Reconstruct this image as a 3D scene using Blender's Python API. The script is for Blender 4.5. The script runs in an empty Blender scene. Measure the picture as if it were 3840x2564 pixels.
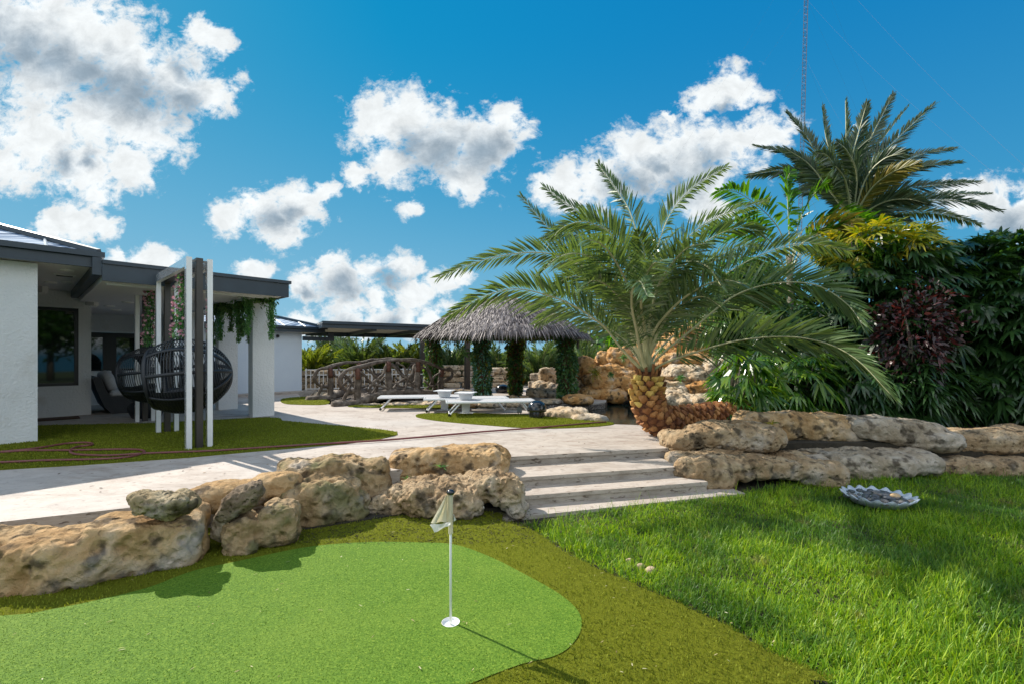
import bpy, bmesh, math, random
import numpy as np
from mathutils import Vector, noise as mn
random.seed(7)
rng = np.random.default_rng(7)
S = bpy.context.scene
COL = S.collection
F, H0, EYE = 1728.0, 1336.0, 1.67          # focal length and horizon of the survey grid, eye height
DZ = 0.30                                   # patio level
R = math.radians

def G(px, py, z=0.0):
    Y = (EYE - z) * F / (py - H0)
    return np.array([(px - 1920) / F * Y, Y, z])
def D(px, py, Y):
    return np.array([(px - 1920) * Y / F, Y, EYE + (H0 - py) * Y / F])
def nrm(v):
    v = np.asarray(v, float)
    return v / (np.linalg.norm(v, axis=-1, keepdims=True) + 1e-12)
d1 = np.array([-0.731, 0.682]); d2 = np.array([0.682, 0.731])   # the two directions of the house
def HP(o, a, b, z=0.0):
    p = np.array(o[:2]) + a * d2 + b * d1
    return np.array([p[0], p[1], z])

# ------------------------------------------------------------------ materials
def ramp(nt, stops):
    r = nt.nodes.new('ShaderNodeValToRGB'); e = r.color_ramp.elements
    while len(e) < len(stops): e.new(0.5)
    for k, (p, c) in enumerate(stops):
        e[k].position = p; e[k].color = (*c, 1)
    return r
def mat(name, stops, scale=4.0, rough=0.7, bump=0.0, bscale=None, detail=6.0, trans=0.0, island=0.0, metal=0.0,
        spec=0.5, stretch=None, coat=0.0, pits=0.0, bdist=0.02, tcol=None, extra=None, distort=0.0, hue=0.0):
    m = bpy.data.materials.new(name); m.use_nodes = True; nt = m.node_tree; N, L = nt.nodes, nt.links
    b = N['Principled BSDF']; out = N['Material Output']
    if not isinstance(stops, list): stops = [(0, stops), (1, stops)]
    tc = N.new('ShaderNodeTexCoord'); vec = tc.outputs['Object']
    if stretch:
        mp = N.new('ShaderNodeMapping'); mp.inputs['Scale'].default_value = stretch[:3]
        if len(stretch) > 3: mp.inputs['Rotation'].default_value = (0, 0, stretch[3])
        L.new(vec, mp.inputs[0]); vec = mp.outputs[0]
    nz = N.new('ShaderNodeTexNoise'); nz.inputs['Scale'].default_value = scale; nz.inputs['Detail'].default_value = detail
    nz.inputs['Roughness'].default_value = 0.6; nz.inputs['Distortion'].default_value = distort
    L.new(vec, nz.inputs['Vector']); fac = nz.outputs['Fac']
    if island:
        ge = N.new('ShaderNodeNewGeometry'); mx = N.new('ShaderNodeMix'); mx.inputs[0].default_value = island
        L.new(fac, mx.inputs[2]); L.new(ge.outputs['Random Per Island'], mx.inputs[3]); fac = mx.outputs[0]
    rp = ramp(nt, stops); L.new(fac, rp.inputs[0]); col = rp.outputs[0]
    if extra: col = extra(nt, col, vec)
    L.new(col, b.inputs['Base Color'])
    b.inputs['Roughness'].default_value = rough; b.inputs['Metallic'].default_value = metal
    b.inputs['Specular IOR Level'].default_value = spec
    b.inputs['Coat Weight'].default_value = coat
    if bump or pits:
        n2 = N.new('ShaderNodeTexNoise'); n2.inputs['Scale'].default_value = bscale or scale * 4; n2.inputs['Detail'].default_value = 8
        n2.inputs['Roughness'].default_value = 0.65
        L.new(vec, n2.inputs['Vector']); h = n2.outputs['Fac']
        if pits:
            vo = N.new('ShaderNodeTexVoronoi'); vo.inputs['Scale'].default_value = pits; L.new(vec, vo.inputs['Vector'])
            mr = N.new('ShaderNodeMapRange'); mr.inputs[1].default_value = 0.0; mr.inputs[2].default_value = 0.35
            L.new(vo.outputs['Distance'], mr.inputs[0])
            ad = N.new('ShaderNodeMath'); ad.operation = 'ADD'; L.new(mr.outputs[0], ad.inputs[0]); L.new(h, ad.inputs[1]); h = ad.outputs[0]
        bp = N.new('ShaderNodeBump'); bp.inputs['Strength'].default_value = bump; bp.inputs['Distance'].default_value = bdist
        L.new(h, bp.inputs['Height']); L.new(bp.outputs[0], b.inputs['Normal'])
    if trans:
        tr = N.new('ShaderNodeBsdfTranslucent')
        if tcol:
            hs = N.new('ShaderNodeMix'); hs.data_type = 'RGBA'; hs.blend_type = 'MULTIPLY'; hs.inputs[0].default_value = 1
            L.new(col, hs.inputs[6]); hs.inputs[7].default_value = (*tcol, 1); L.new(hs.outputs[2], tr.inputs[0])
        else: L.new(col, tr.inputs[0])
        ms = N.new('ShaderNodeMixShader'); ms.inputs[0].default_value = trans
        L.new(b.outputs[0], ms.inputs[1]); L.new(tr.outputs[0], ms.inputs[2]); L.new(ms.outputs[0], out.inputs['Surface'])
    return m
def blotch(color, scale, lo, hi, amount=1.0, detail=5):
    """mix a second colour in by a second noise: stains, moss, dust with a shape of their own"""
    def f(nt, col, vec):
        N, L = nt.nodes, nt.links
        n = N.new('ShaderNodeTexNoise'); n.inputs['Scale'].default_value = scale; n.inputs['Detail'].default_value = detail
        n.noise_dimensions = '3D'; L.new(vec, n.inputs['Vector'])
        mr = N.new('ShaderNodeMapRange'); mr.inputs[1].default_value = lo; mr.inputs[2].default_value = hi; mr.inputs[4].default_value = amount
        L.new(n.outputs['Fac'], mr.inputs[0])
        mx = N.new('ShaderNodeMix'); mx.data_type = 'RGBA'
        L.new(mr.outputs[0], mx.inputs[0]); L.new(col, mx.inputs[6]); mx.inputs[7].default_value = (*color, 1)
        return mx.outputs[2]
    return f
def both(*fs):
    def f(nt, col, vec):
        for q in fs: col = q(nt, col, vec)
        return col
    return f

# ------------------------------------------------------------------ mesh builder
class Geo:
    def __init__(s): s.v = []; s.n = 0; s.f = []
    def add(s, v, f, m=0):
        v = np.asarray(v, float).reshape(-1, 3)
        if isinstance(f, np.ndarray): s.f.append((f + s.n, m))
        else:
            by = {}
            for q in f: by.setdefault(len(q), []).append(q)
            for q in by.values(): s.f.append((np.array(q) + s.n, m))
        s.v.append(v); s.n += len(v)
    def box(s, c, sz, ax=(1, 0), m=0, bev=0.0):
        """c centre, sz full sizes, ax = horizontal direction of the x side"""
        a = nrm(np.array([ax[0], ax[1], 0.0])); b = np.array([-a[1], a[0], 0.0]); u = np.array([0, 0, 1.0])
        h = np.array(sz) / 2; c = np.asarray(c, float)
        if bev:
            v = []
            for i in (-1, 1):
                for j in (-1, 1):
                    for k in (-1, 1):
                        for q in range(3):
                            e = h - bev; e = e.copy(); e[q] = h[q]
                            v.append(c + a * i * e[0] + b * j * e[1] + u * k * e[2])
            bm = bmesh.new()
            for p in v: bm.verts.new(p)
            r = bmesh.ops.convex_hull(bm, input=bm.verts)
            bm.verts.index_update(); bm.normal_update()
            vs = [x.co[:] for x in bm.verts]; fs = [[x.index for x in f.verts] for f in bm.faces]; bm.free()
            s.add(vs, fs, m); return
        v = [c + a * i * h[0] + b * j * h[1] + u * k * h[2] for i in (-1, 1) for j in (-1, 1) for k in (-1, 1)]
        s.add(v, [(0, 1, 3, 2), (4, 6, 7, 5), (0, 4, 5, 1), (2, 3, 7, 6), (0, 2, 6, 4), (1, 5, 7, 3)], m)
    def hbox(s, o, a0, a1, b0, b1, z0, z1, m=0, bev=0.0):
        """box in the house frame"""
        s.box(HP(o, (a0 + a1) / 2, (b0 + b1) / 2, (z0 + z1) / 2), (a1 - a0, b1 - b0, z1 - z0), d2, m, bev)
    def prism(s, poly, z0, z1, m=0, mside=None):
        n = len(poly); A = 0
        for i in range(n):
            x0, y0 = poly[i][:2]; x1, y1 = poly[(i + 1) % n][:2]; A += x0 * y1 - x1 * y0
        if A < 0: poly = poly[::-1]
        v = [(p[0], p[1], z0) for p in poly] + [(p[0], p[1], z1) for p in poly]
        s.add(v, [tuple(range(2 * n - 1, n - 1, -1))[::-1], tuple(range(n))[::-1]], m)
        s.add(v, [(i, (i + 1) % n, n + (i + 1) % n, n + i) for i in range(n)], m if mside is None else mside)
    def tube(s, pts, rad, seg=8, m=0, cap=True, ell=1.0):
        P = np.asarray(pts, float); n = len(P)
        rad = np.broadcast_to(np.asarray(rad, float), (n,))
        T = nrm(np.gradient(P, axis=0)); V = []
        up = np.array([0, 0, 1.0]) if abs(T[0][2]) < .9 else np.array([1.0, 0, 0])
        a = nrm(np.cross(T[0], up)); ang = np.arange(seg) * 2 * math.pi / seg
        for i in range(n):
            a = nrm(a - T[i] * np.dot(a, T[i])); b = np.cross(T[i], a)
            V.append(P[i] + rad[i] * (np.cos(ang)[:, None] * a + ell * np.sin(ang)[:, None] * b))
        V = np.concatenate(V)
        k = np.arange(seg); q = []
        for i in range(n - 1):
            q.append(np.stack([i * seg + k, i * seg + (k + 1) % seg, (i + 1) * seg + (k + 1) % seg, (i + 1) * seg + k], 1))
        s.add(V, np.concatenate(q), m)
        if cap:
            s.f.append((np.array([list(range(seg))[::-1]]) + s.n - len(V), m))
            s.f.append((np.array([list(range(seg))]) + s.n - seg, m))
    def lathe(s, c, prof, seg=24, m=0, wob=None):
        c = np.asarray(c, float); V = []; q = []
        for i, (r, z) in enumerate(prof):
            for k in range(seg):
                a = 2 * math.pi * k / seg; rr = r * (wob(a, i) if wob else 1)
                V.append(c + np.array([rr * math.cos(a), rr * math.sin(a), z]))
        for i in range(len(prof) - 1):
            for k in range(seg): q.append((i * seg + k, i * seg + (k + 1) % seg, (i + 1) * seg + (k + 1) % seg, (i + 1) * seg + k))
        s.add(V, q, m)
    def ell(s, c, r, seg=14, rings=8, m=0, rot=None, sq=1.0):
        V = []; c = np.asarray(c, float)
        f = lambda x: math.copysign(abs(x) ** sq, x)
        for i in range(rings + 1):
            t = -math.pi / 2 + math.pi * i / rings
            for k in range(seg):
                a = 2 * math.pi * k / seg
                V.append([r[0] * f(math.cos(t)) * f(math.cos(a)), r[1] * f(math.cos(t)) * f(math.sin(a)), r[2] * f(math.sin(t))])
        V = np.array(V)
        if rot is not None: V = V @ np.array(rot).T
        q = [(i * seg + k, i * seg + (k + 1) % seg, (i + 1) * seg + (k + 1) % seg, (i + 1) * seg + k) for i in range(rings) for k in range(seg)]
        s.add(V + c, q, m)
    def strips(s, base, d, side, L, W, droop=0.0, m=0, fold=0.0):
        """leaf blades: base point, direction, width direction, length, half width, sag"""
        base, d, side = [np.asarray(x, float) for x in (base, d, side)]; N = len(base)
        L = np.broadcast_to(np.asarray(L, float), (N,))[:, None]; W = np.broadcast_to(np.asarray(W, float), (N,))[:, None]
        dr = np.broadcast_to(np.asarray(droop, float), (N,))[:, None]; g = np.array([0, 0, -1.0])
        at = lambda t: base + d * L * t + g * dr * L * t * t
        p1, p2 = at(.3), at(.68)
        V = np.stack([at(0.0), p1 - side * W, p1 + side * W, p2 - side * W * .75, p2 + side * W * .75, at(1.0)], 1).reshape(-1, 3)
        k = np.arange(N)[:, None] * 6
        s.f.append((np.concatenate([k + [0, 2, 1], k + [3, 4, 5]]) + s.n, m))
        s.f.append((k + [1, 2, 4, 3] + s.n, m))
        s.v.append(V); s.n += len(V)
    def build(s, name, mats, parent=None, smooth=False, loc=None):
        V = np.concatenate(s.v) if s.v else np.zeros((0, 3))
        me = bpy.data.meshes.new(name)
        me.vertices.add(len(V)); 
        if loc is not None: V = V - np.asarray(loc, float)
        me.vertices.foreach_set('co', V.astype(np.float32).ravel())
        li = np.concatenate([f.ravel() for f, _ in s.f]); tot = np.concatenate([np.full(len(f), f.shape[1]) for f, _ in s.f])
        mi = np.concatenate([np.full(len(f), m) for f, m in s.f])
        me.loops.add(len(li)); me.loops.foreach_set('vertex_index', li.astype(np.int32))
        me.polygons.add(len(tot)); me.polygons.foreach_set('loop_start', np.concatenate([[0], np.cumsum(tot)[:-1]]).astype(np.int32))
        me.polygons.foreach_set('material_index', mi.astype(np.int32))
        me.polygons.foreach_set('use_smooth', np.full(len(tot), bool(smooth)))
        me.update(calc_edges=True); me.validate()
        if not isinstance(mats, (list, tuple)): mats = [mats]
        for x in mats: me.materials.append(x)
        o = bpy.data.objects.new(name, me); COL.objects.link(o)
        if parent is not None: o.parent = parent
        if loc is not None:
            o.location = loc if parent is None else Vector(loc) - parent.location
        elif parent is not None:
            o.location = -parent.location
        return o
def tag(o, label, cat=None, group=None, kind=None):
    o['label'] = label
    if cat: o['category'] = cat
    if group: o['group'] = group
    if kind: o['kind'] = kind
    return o
def thing(name, label, cat, loc=(0, 0, 0), group=None):
    o = bpy.data.objects.new(name, None); COL.objects.link(o); o.location = [float(x) for x in loc]
    o.empty_display_size = 0.1
    return tag(o, label, cat, group)
def copy_tree(o, parent=None):
    c = o.copy(); COL.objects.link(c)
    if parent is not None: c.parent = parent
    for ch in [x for x in o.children]: copy_tree(ch, c)
    return c
def spline(pts, n):
    """Catmull-Rom through pts, n samples"""
    P = np.asarray(pts, float); P = np.vstack([2 * P[0] - P[1], P, 2 * P[-1] - P[-2]])
    m = len(P) - 3; out = []
    for t in np.linspace(0, m, n):
        i = min(int(t), m - 1); u = t - i; a, b, c, d = P[i:i + 4]
        out.append(.5 * (2 * b + (c - a) * u + (2 * a - 5 * b + 4 * c - d) * u * u + (3 * b - a - 3 * c + d) * u ** 3))
    return np.array(out)
def inpoly(x, y, poly):
    poly = np.asarray([p[:2] for p in poly]); r = np.zeros(len(x), bool); n = len(poly)
    for i in range(n):
        x0, y0 = poly[i]; x1, y1 = poly[(i + 1) % n]
        c = ((y0 > y) != (y1 > y)) & (x < (x1 - x0) * (y - y0) / (y1 - y0 + 1e-12) + x0); r ^= c
    return r
def smoothpoly(pts, n=8, closed=True):
    P = np.asarray(pts, float); m = len(P); out = []
    for i in range(m):
        a, b, c, d = P[(i - 1) % m], P[i], P[(i + 1) % m], P[(i + 2) % m]
        for u in np.arange(n) / n:
            out.append(.5 * (2 * b + (c - a) * u + (2 * a - 5 * b + 4 * c - d) * u * u + (3 * b - a - 3 * c + d) * u ** 3))
    return [tuple(p) for p in out]

# ------------------------------------------------------------------ palette
M = {}
M['stucco'] = mat('white_stucco', [(0.3, (.68, .70, .71)), (.7, (.77, .78, .78))], 1.2, .85, .55, 26, bdist=.05,
                  extra=both(blotch((.50, .47, .42), 2.1, .60, .78, .55, 7), blotch((.62, .63, .62), .5, .45, .65, .6, 5)))
M['stucco2'] = mat('cool_white_stucco', [(0.3, (.58, .65, .74)), (.7, (.66, .73, .80))], 1.2, .85, .4, 30, bdist=.015)
M['soffit'] = mat('soffit_boards', [(0.3, (.72, .71, .71)), (.7, (.80, .79, .79))], 3, .6, .3, 6, stretch=(1, 14, 1, R(47)), bdist=.01)
M['fascia'] = mat('dark_blue_fascia', [(0.3, (.013, .028, .045)), (.7, (.020, .040, .06))], 3, .38)
M['metal_roof'] = mat('metal_roofing', [(.40, (.07, .11, .18)), (.5, (.16, .23, .34)), (.58, (.50, .56, .64))], 4, .9, metal=.0, spec=.04, detail=1, stretch=(3.5, .05, .05, R(-47)))  # pale stripes paint the bright sky reflection into the roof colour
M['glass'] = mat('dark_window_glass', (.010, .013, .015), 2, .03, spec=.7)
M['black'] = mat('black_metal', [(0, (.012, .013, .015)), (1, (.02, .021, .024))], 8, .4)
M['white_metal'] = mat('white_powder_coat', [(.3, (.72, .73, .74)), (.7, (.78, .79, .80))], 6, .35)
M['mirror'] = mat('polished_panel', [(.3, (.55, .57, .60)), (.7, (.62, .64, .68))], 3, .10, metal=.35, coat=1.0)
M['brown_metal'] = mat('dark_brown_metal', [(.3, (.035, .030, .027)), (.7, (.05, .044, .04))], 5, .35)
M['grey_steel'] = mat('grey_steel', [(.3, (.16, .17, .18)), (.7, (.22, .23, .24))], 5, .4)
M['wicker'] = mat('dark_wicker', [(.3, (.006, .008, .012)), (.7, (.014, .017, .022))], 40, .45, .5, 60)
M['rope'] = mat('grey_rope', [(.3, (.02, .023, .028)), (.7, (.045, .05, .056))], 60, .5)
M['cushion'] = mat('grey_cushion', [(.3, (.36, .36, .37)), (.7, (.45, .45, .46))], 20, .9, .2, 120)
M['dcushion'] = mat('charcoal_cushion', [(.3, (.02, .021, .025)), (.7, (.035, .036, .04))], 20, .9, .2, 120)
M['travertine'] = mat('travertine_paving', [(.25, (.24, .19, .16)), (.40, (.36, .30, .255)), (.56, (.46, .40, .35)), (.72, (.42, .345, .29)), (.9, (.50, .45, .40))], 2.2, .75, .8, 14,
                      detail=9, stretch=(.8, 1.45, 1, R(-8)), bdist=.012, distort=.9,
                      extra=both(blotch((.15, .10, .07), 13, .60, .70, .75, 8), blotch((.30, .22, .17), 5, .56, .72, .5, 8), blotch((.46, .44, .42), .45, .5, .7, .5, 3)))
M['riser'] = mat('travertine_riser', [(.3, (.26, .22, .18)), (.5, (.40, .35, .30)), (.7, (.48, .43, .37))], 3, .8, .6, 20, detail=9,
                 stretch=(1, 1, 2.2), extra=both(blotch((.10, .07, .05), 11, .58, .66, .85, 8), blotch((.2, .16, .12), 32, .62, .70, .6, 6)))
M['turf'] = mat('synthetic_turf', [(.15, (.085, .105, .006)), (.5, (.175, .215, .012)), (.85, (.35, .385, .05))], 90, .85, .8, 160, detail=4, island=.5, trans=.25, tcol=(1.3, 1.2, .6), bdist=.01, spec=.25)
M['turf_base'] = mat('synthetic_turf_backing', [(.3, (.10, .115, .008)), (.7, (.20, .22, .015))], 60, .95, 1.0, 140, detail=5, bdist=.02, spec=.1)
M['green'] = mat('putting_turf', [(.30, (.04, .10, .006)), (.46, (.085, .17, .012)), (.58, (.12, .215, .018)), (.74, (.25, .32, .04))], 85, .8, .7, 110, detail=5, bdist=.008, spec=.2,
                 extra=blotch((.17, .25, .03), 1.3, .45, .7, .35, 4))
M['grass'] = mat('lawn_grass', [(.1, (.055, .13, .010)), (.45, (.15, .30, .016)), (.70, (.34, .47, .030)), (.90, (.38, .45, .06)), (1, (.55, .50, .22))], 1.6, .45, island=.6, trans=.42, tcol=(1.6, 1.5, .5), spec=.35,
                 extra=both(blotch((.035, .12, .02), 1.0, .48, .60, .75, 4), blotch((.30, .24, .09), 3.1, .62, .70, .6, 5)))
M['soil'] = mat('dark_soil', [(.3, (.02, .016, .010)), (.7, (.05, .04, .026))], 12, .95, .8, 40)
M['ground'] = mat('grassy_ground', [(.3, (.03, .06, .012)), (.7, (.06, .10, .02))], 3, .95, .8, 40)
def limestone(name, a, b, c, d, moss=None, pits=9, stain_shade=(.06, .045, .03)):
    ex = [blotch(stain_shade, 5.5, .53, .64, .85, 9), blotch((.50, .46, .42), 2.3, .56, .7, .6, 7)]  # stains, darkened further to paint shadow contrast into the rock
    if moss: ex.append(blotch(moss, 3.2, .50, .62, .8, 7))
    return mat(name, [(.25, a), (.42, b), (.58, c), (.78, d)], 2.6, .9, .9, 15, detail=10, pits=pits, bdist=.06, distort=.4, extra=both(*ex), spec=.2)
M['lime'] = limestone('tan_limestone', (.20, .11, .045), (.42, .26, .12), (.54, .37, .20), (.62, .50, .34))
M['lime_moss'] = limestone('mossy_limestone', (.18, .115, .055), (.37, .25, .13), (.48, .35, .21), (.56, .46, .34), moss=(.15, .15, .06))
M['lime_grey'] = limestone('grey_limestone', (.17, .125, .08), (.34, .27, .19), (.46, .385, .30), (.56, .50, .42))
M['lime_dark'] = limestone('dark_porous_limestone', (.075, .052, .034), (.18, .13, .085), (.29, .22, .15), (.40, .33, .25), pits=22)
M['lime_porous'] = limestone('porous_limestone', (.17, .12, .06), (.34, .26, .15), (.46, .38, .25), (.54, .47, .35), pits=17)
M['lime_brown'] = limestone('brown_limestone', (.16, .10, .05), (.34, .23, .13), (.47, .35, .22), (.56, .46, .33), pits=12)
M['ochre'] = limestone('ochre_rockwork', (.30, .13, .04), (.50, .25, .085), (.60, .36, .16), (.66, .48, .30), pits=6)
M['pale'] = limestone('pale_rockwork', (.36, .23, .12), (.52, .38, .24), (.60, .49, .36), (.64, .57, .47), pits=6)
M['water'] = mat('pool_water', (.004, .022, .022), 2, .02, .10, 9, bdist=.02, spec=.8)
M['tile'] = mat('waterline_tile', [(.42, (.06, .05, .05)), (.5, (.45, .40, .36)), (.6, (.1, .09, .1))], 14, .3, detail=1)
M['hose'] = mat('red_hose', [(.3, (.14, .035, .035)), (.7, (.20, .06, .055))], 6, .45)
M['thatch'] = mat('grey_thatch', [(.1, (.04, .030, .028)), (.5, (.14, .112, .108)), (.9, (.42, .36, .35))], 5, .6, island=.75, spec=.4)
M['thatch_in'] = mat('thatch_core', (.03, .025, .025), 5, .9)
M['bark'] = mat('weathered_log', [(.3, (.045, .032, .024)), (.5, (.12, .092, .072)), (.7, (.26, .215, .175))], 7, .85, 1.0, 18, detail=9, bdist=.03)
M['redwood'] = mat('reddish_heartwood', [(.3, (.07, .025, .015)), (.7, (.15, .06, .035))], 10, .7, .6, 30)
M['timber'] = mat('timber', [(.3, (.12, .06, .03)), (.7, (.2, .11, .06))], 10, .8)
def leafmat(name, a, b, c, rough=.4, trans=.35, tcol=(1.5, 1.5, .5), spec=.5, island=.7):
    return mat(name, [(.1, a), (.5, b), (.9, c)], 1.5, rough, island=island, trans=trans, tcol=tcol, spec=spec)
M['palm'] = leafmat('palm_leaflet', (.062, .112, .050), (.10, .165, .070), (.16, .235, .10), .28, .26, (1.9, 1.7, .5))
M['palm2'] = leafmat('dark_palm_leaflet', (.032, .060, .032), (.055, .095, .048), (.10, .135, .06), .34, .18, (1.8, 1.6, .5))
M['palm_y'] = leafmat('yellowing_palm_leaflet', (.10, .12, .02), (.20, .19, .03), (.36, .25, .04), .45, .3, (1.4, 1.2, .5))
M['petiole'] = mat('pale_petiole', [(.3, (.36, .37, .20)), (.7, (.50, .48, .30))], 6, .5)
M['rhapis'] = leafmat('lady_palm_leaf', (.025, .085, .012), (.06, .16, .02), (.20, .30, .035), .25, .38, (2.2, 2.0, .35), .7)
M['rhapis_shade'] = leafmat('shaded_lady_palm_leaf', (.014, .04, .012), (.026, .07, .018), (.05, .115, .026), .3, .3, (1.8, 1.8, .4), .6)  # darker lady palm copy, the shade inside the hedge put into its colour
M['yellowleaf'] = leafmat('yellow_and_sunlit_leaf', (.08, .14, .01), (.25, .28, .02), (.46, .36, .03), .4, .45, (1.5, 1.3, .3))  # yellow plants; on the hedge top the gold stands for sunlight
M['fishtail'] = leafmat('fishtail_leaf', (.025, .08, .010), (.045, .14, .015), (.09, .20, .02), .35, .42, (1.9, 1.8, .35), .6)
M['croton'] = leafmat('dark_red_leaf', (.010, .008, .008), (.026, .010, .012), (.11, .022, .018), .35, .25, (1.8, .9, .7), .6)
M['vine'] = leafmat('ivy_leaf', (.035, .085, .025), (.085, .18, .05), (.17, .28, .09), .5, .3, (1.5, 1.4, .5))
M['vine_teal'] = leafmat('teal_ivy_leaf', (.05, .13, .10), (.12, .30, .22), (.28, .50, .42), .5, .25)
M['vine_y'] = leafmat('yellow_ivy_leaf', (.08, .10, .01), (.20, .20, .02), (.40, .36, .04), .5, .35)
M['vine_o'] = leafmat('brown_orange_leaf', (.06, .04, .01), (.16, .09, .02), (.30, .17, .04), .5, .3)
M['bloom'] = mat('pale_blue_bloom', [(.2, (.30, .34, .55)), (.8, (.55, .6, .7))], 3, .6, island=.8)
M['pink'] = mat('pink_bloom', [(.1, (.45, .16, .22)), (.5, (.62, .30, .36)), (.9, (.75, .50, .52))], 3, .6, island=.8, trans=.3)
M['fern'] = leafmat('hanging_green_leaf', (.04, .12, .03), (.09, .24, .07), (.18, .38, .13), .5, .35)
M['far'] = leafmat('sunlit_palm_leaf', (.08, .14, .02), (.21, .28, .035), (.42, .44, .06), .5, .35, (1.4, 1.3, .5))
M['far_d'] = leafmat('distant_foliage', (.03, .06, .025), (.06, .10, .04), (.10, .14, .05), .6, .25)
M['fibre'] = mat('palm_fibre', [(.3, (.05, .018, .010)), (.5, (.14, .05, .025)), (.7, (.26, .11, .05))], 14, .95, 1.0, 50, detail=9, bdist=.03)
M['boot_y'] = mat('cut_leaf_base', [(.2, (.34, .13, .035)), (.5, (.58, .36, .09)), (.8, (.74, .56, .16))], 5, .8, .6, 30, island=.5)
M['boot'] = mat('brown_leaf_base', [(.2, (.12, .04, .016)), (.5, (.31, .125, .04)), (.8, (.52, .27, .10))], 5, .85, .7, 30, island=.5)
M['trunk'] = mat('ringed_trunk', [(.3, (.10, .08, .06)), (.7, (.2, .17, .13))], 8, .9, .8, 20)
M['flag'] = mat('cream_flag_cloth', [(.3, (.80, .74, .58)), (.7, (.86, .80, .64))], 30, .8, .1, 200, trans=.5)
M['flag_w'] = mat('white_flag_cloth', [(.3, (.88, .86, .82)), (.7, (.92, .90, .88))], 30, .8, trans=.45)
M['plastic_w'] = mat('white_plastic', (.78, .78, .76), 5, .4)
M['plastic_b'] = mat('glossy_black_plastic', (.012, .014, .018), 5, .18, coat=.5)
M['pebble'] = mat('river_pebble', [(.2, (.03, .035, .04)), (.55, (.08, .085, .09)), (.85, (.2, .18, .17)), (1, (.5, .36, .2))], .5, .6, island=.95)
M['concrete'] = mat('concrete', [(.3, (.30, .31, .31)), (.7, (.42, .42, .41))], 6, .9, .4, 40)
M['mat'] = mat('brown_mat', [(.3, (.05, .025, .012)), (.7, (.10, .05, .025))], 40, .95)
M['mast'] = mat('galvanised_mast', [(.3, (.10, .09, .11)), (.7, (.17, .14, .16))], .2, .6)
M['fence'] = mat('white_fence', [(.3, (.62, .60, .57)), (.7, (.72, .70, .67))], 5, .5)

# ------------------------------------------------------------------ rocks
def rock(name, label, lumps, m, vox=.03, amp=.05, freq=2.2, pit=.0, strata=0.0, seed=0, group=None, cat='rock'):
    g = Geo()
    for q in lumps:
        (cx, cy, cz), (rx, ry, rz) = q[0], q[1]; rz_ = q[2] if len(q) > 2 else 0; sq = q[3] if len(q) > 3 else .55; tilt = q[4] if len(q) > 4 else 0
        c, s_ = math.cos(rz_), math.sin(rz_); ct, st = math.cos(tilt), math.sin(tilt)
        rot = np.array([[c, -s_, 0], [s_, c, 0], [0, 0, 1]]) @ np.array([[ct, 0, -st], [0, 1, 0], [st, 0, ct]])
        g.ell((cx, cy, cz), (rx, ry, rz), 24, 14, rot=rot, sq=sq)
    P = np.concatenate(g.v); c0 = P.mean(0); c0[2] = P[:, 2].min()
    o = g.build(name, m, smooth=True, loc=c0)
    md = o.modifiers.new('r', 'REMESH'); md.mode = 'VOXEL'; md.voxel_size = vox
    dg = bpy.context.evaluated_depsgraph_get(); me = bpy.data.meshes.new_from_object(o.evaluated_get(dg))
    o.modifiers.clear(); o.data = me
    n = len(me.vertices); co = np.empty(n * 3, np.float32); me.vertices.foreach_get('co', co); co = co.reshape(-1, 3).astype(float)
    no = np.empty(n * 3, np.float32); me.vertex_normals.foreach_get('vector', no); no = no.reshape(-1, 3).astype(float)
    off = Vector((seed * 3.7, seed * 1.3, seed * 7.1)); h = np.zeros(n)
    for i in range(n):
        p = Vector(co[i]) + off
        w = mn.noise_vector(p * freq * .8) * .25
        v = (mn.noise(p * freq + w) + .5 * mn.noise(p * freq * 2.3 + w) + .30 * (1 - 2 * abs(mn.noise(p * freq * 4.7))) + .10 * mn.noise(p * freq * 11) + .05 * mn.noise(p * freq * 23)) * amp
        cd_ = mn.voronoi(p * freq * .9 + w * 2)[0]; v += amp * 1.3 * (min(cd_[1] - cd_[0], .5) - .25)
        cd_ = mn.voronoi(p * freq * 2.6 + w)[0]; v += amp * .28 * (min(cd_[1] - cd_[0], .5) - .25)
        if strata: v += strata * mn.noise(Vector((p.x * .8, p.y * .8, p.z * 16)))
        if pit:
            f = mn.voronoi(p * freq * 4.2)[0][0]
            if f < .28: v -= pit * (1 - f / .28) ** .7
            f = mn.voronoi(p * freq * 1.5)[0][0]
            if f < .25: v -= pit * 2.2 * (1 - f / .25)
        h[i] = v
    co += no * h[:, None]
    me.vertices.foreach_set('co', co.astype(np.float32).ravel())
    me.polygons.foreach_set('use_smooth', np.ones(len(me.polygons), bool)); me.update()
    if not me.materials: me.materials.append(m)
    return tag(o, label, cat, group)
def L_(px0, px1, pt, pb, Y, dep, rot=0.0, sq=.55, tilt=0.0):
    """a lump whose face at depth Y spans these survey columns and rows; dep = how far it reaches back"""
    a, b = D(px0, pb, Y), D(px1, pt, Y)
    # the top is seen at the back edge when below eye level
    zt = b[2]; 
    return (((a[0] + b[0]) / 2, Y + dep / 2, (a[2] + zt) / 2), ((b[0] - a[0]) / 2, dep / 2, (zt - a[2]) / 2), rot, sq, tilt)
def B_(x0, x1, y0, y1, z0, z1, rot=0.0, sq=.5, tilt=0.0):
    return (((x0 + x1) / 2, (y0 + y1) / 2, (z0 + z1) / 2), (abs(x1 - x0) / 2, (y1 - y0) / 2, (z1 - z0) / 2), rot, sq, tilt)

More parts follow.
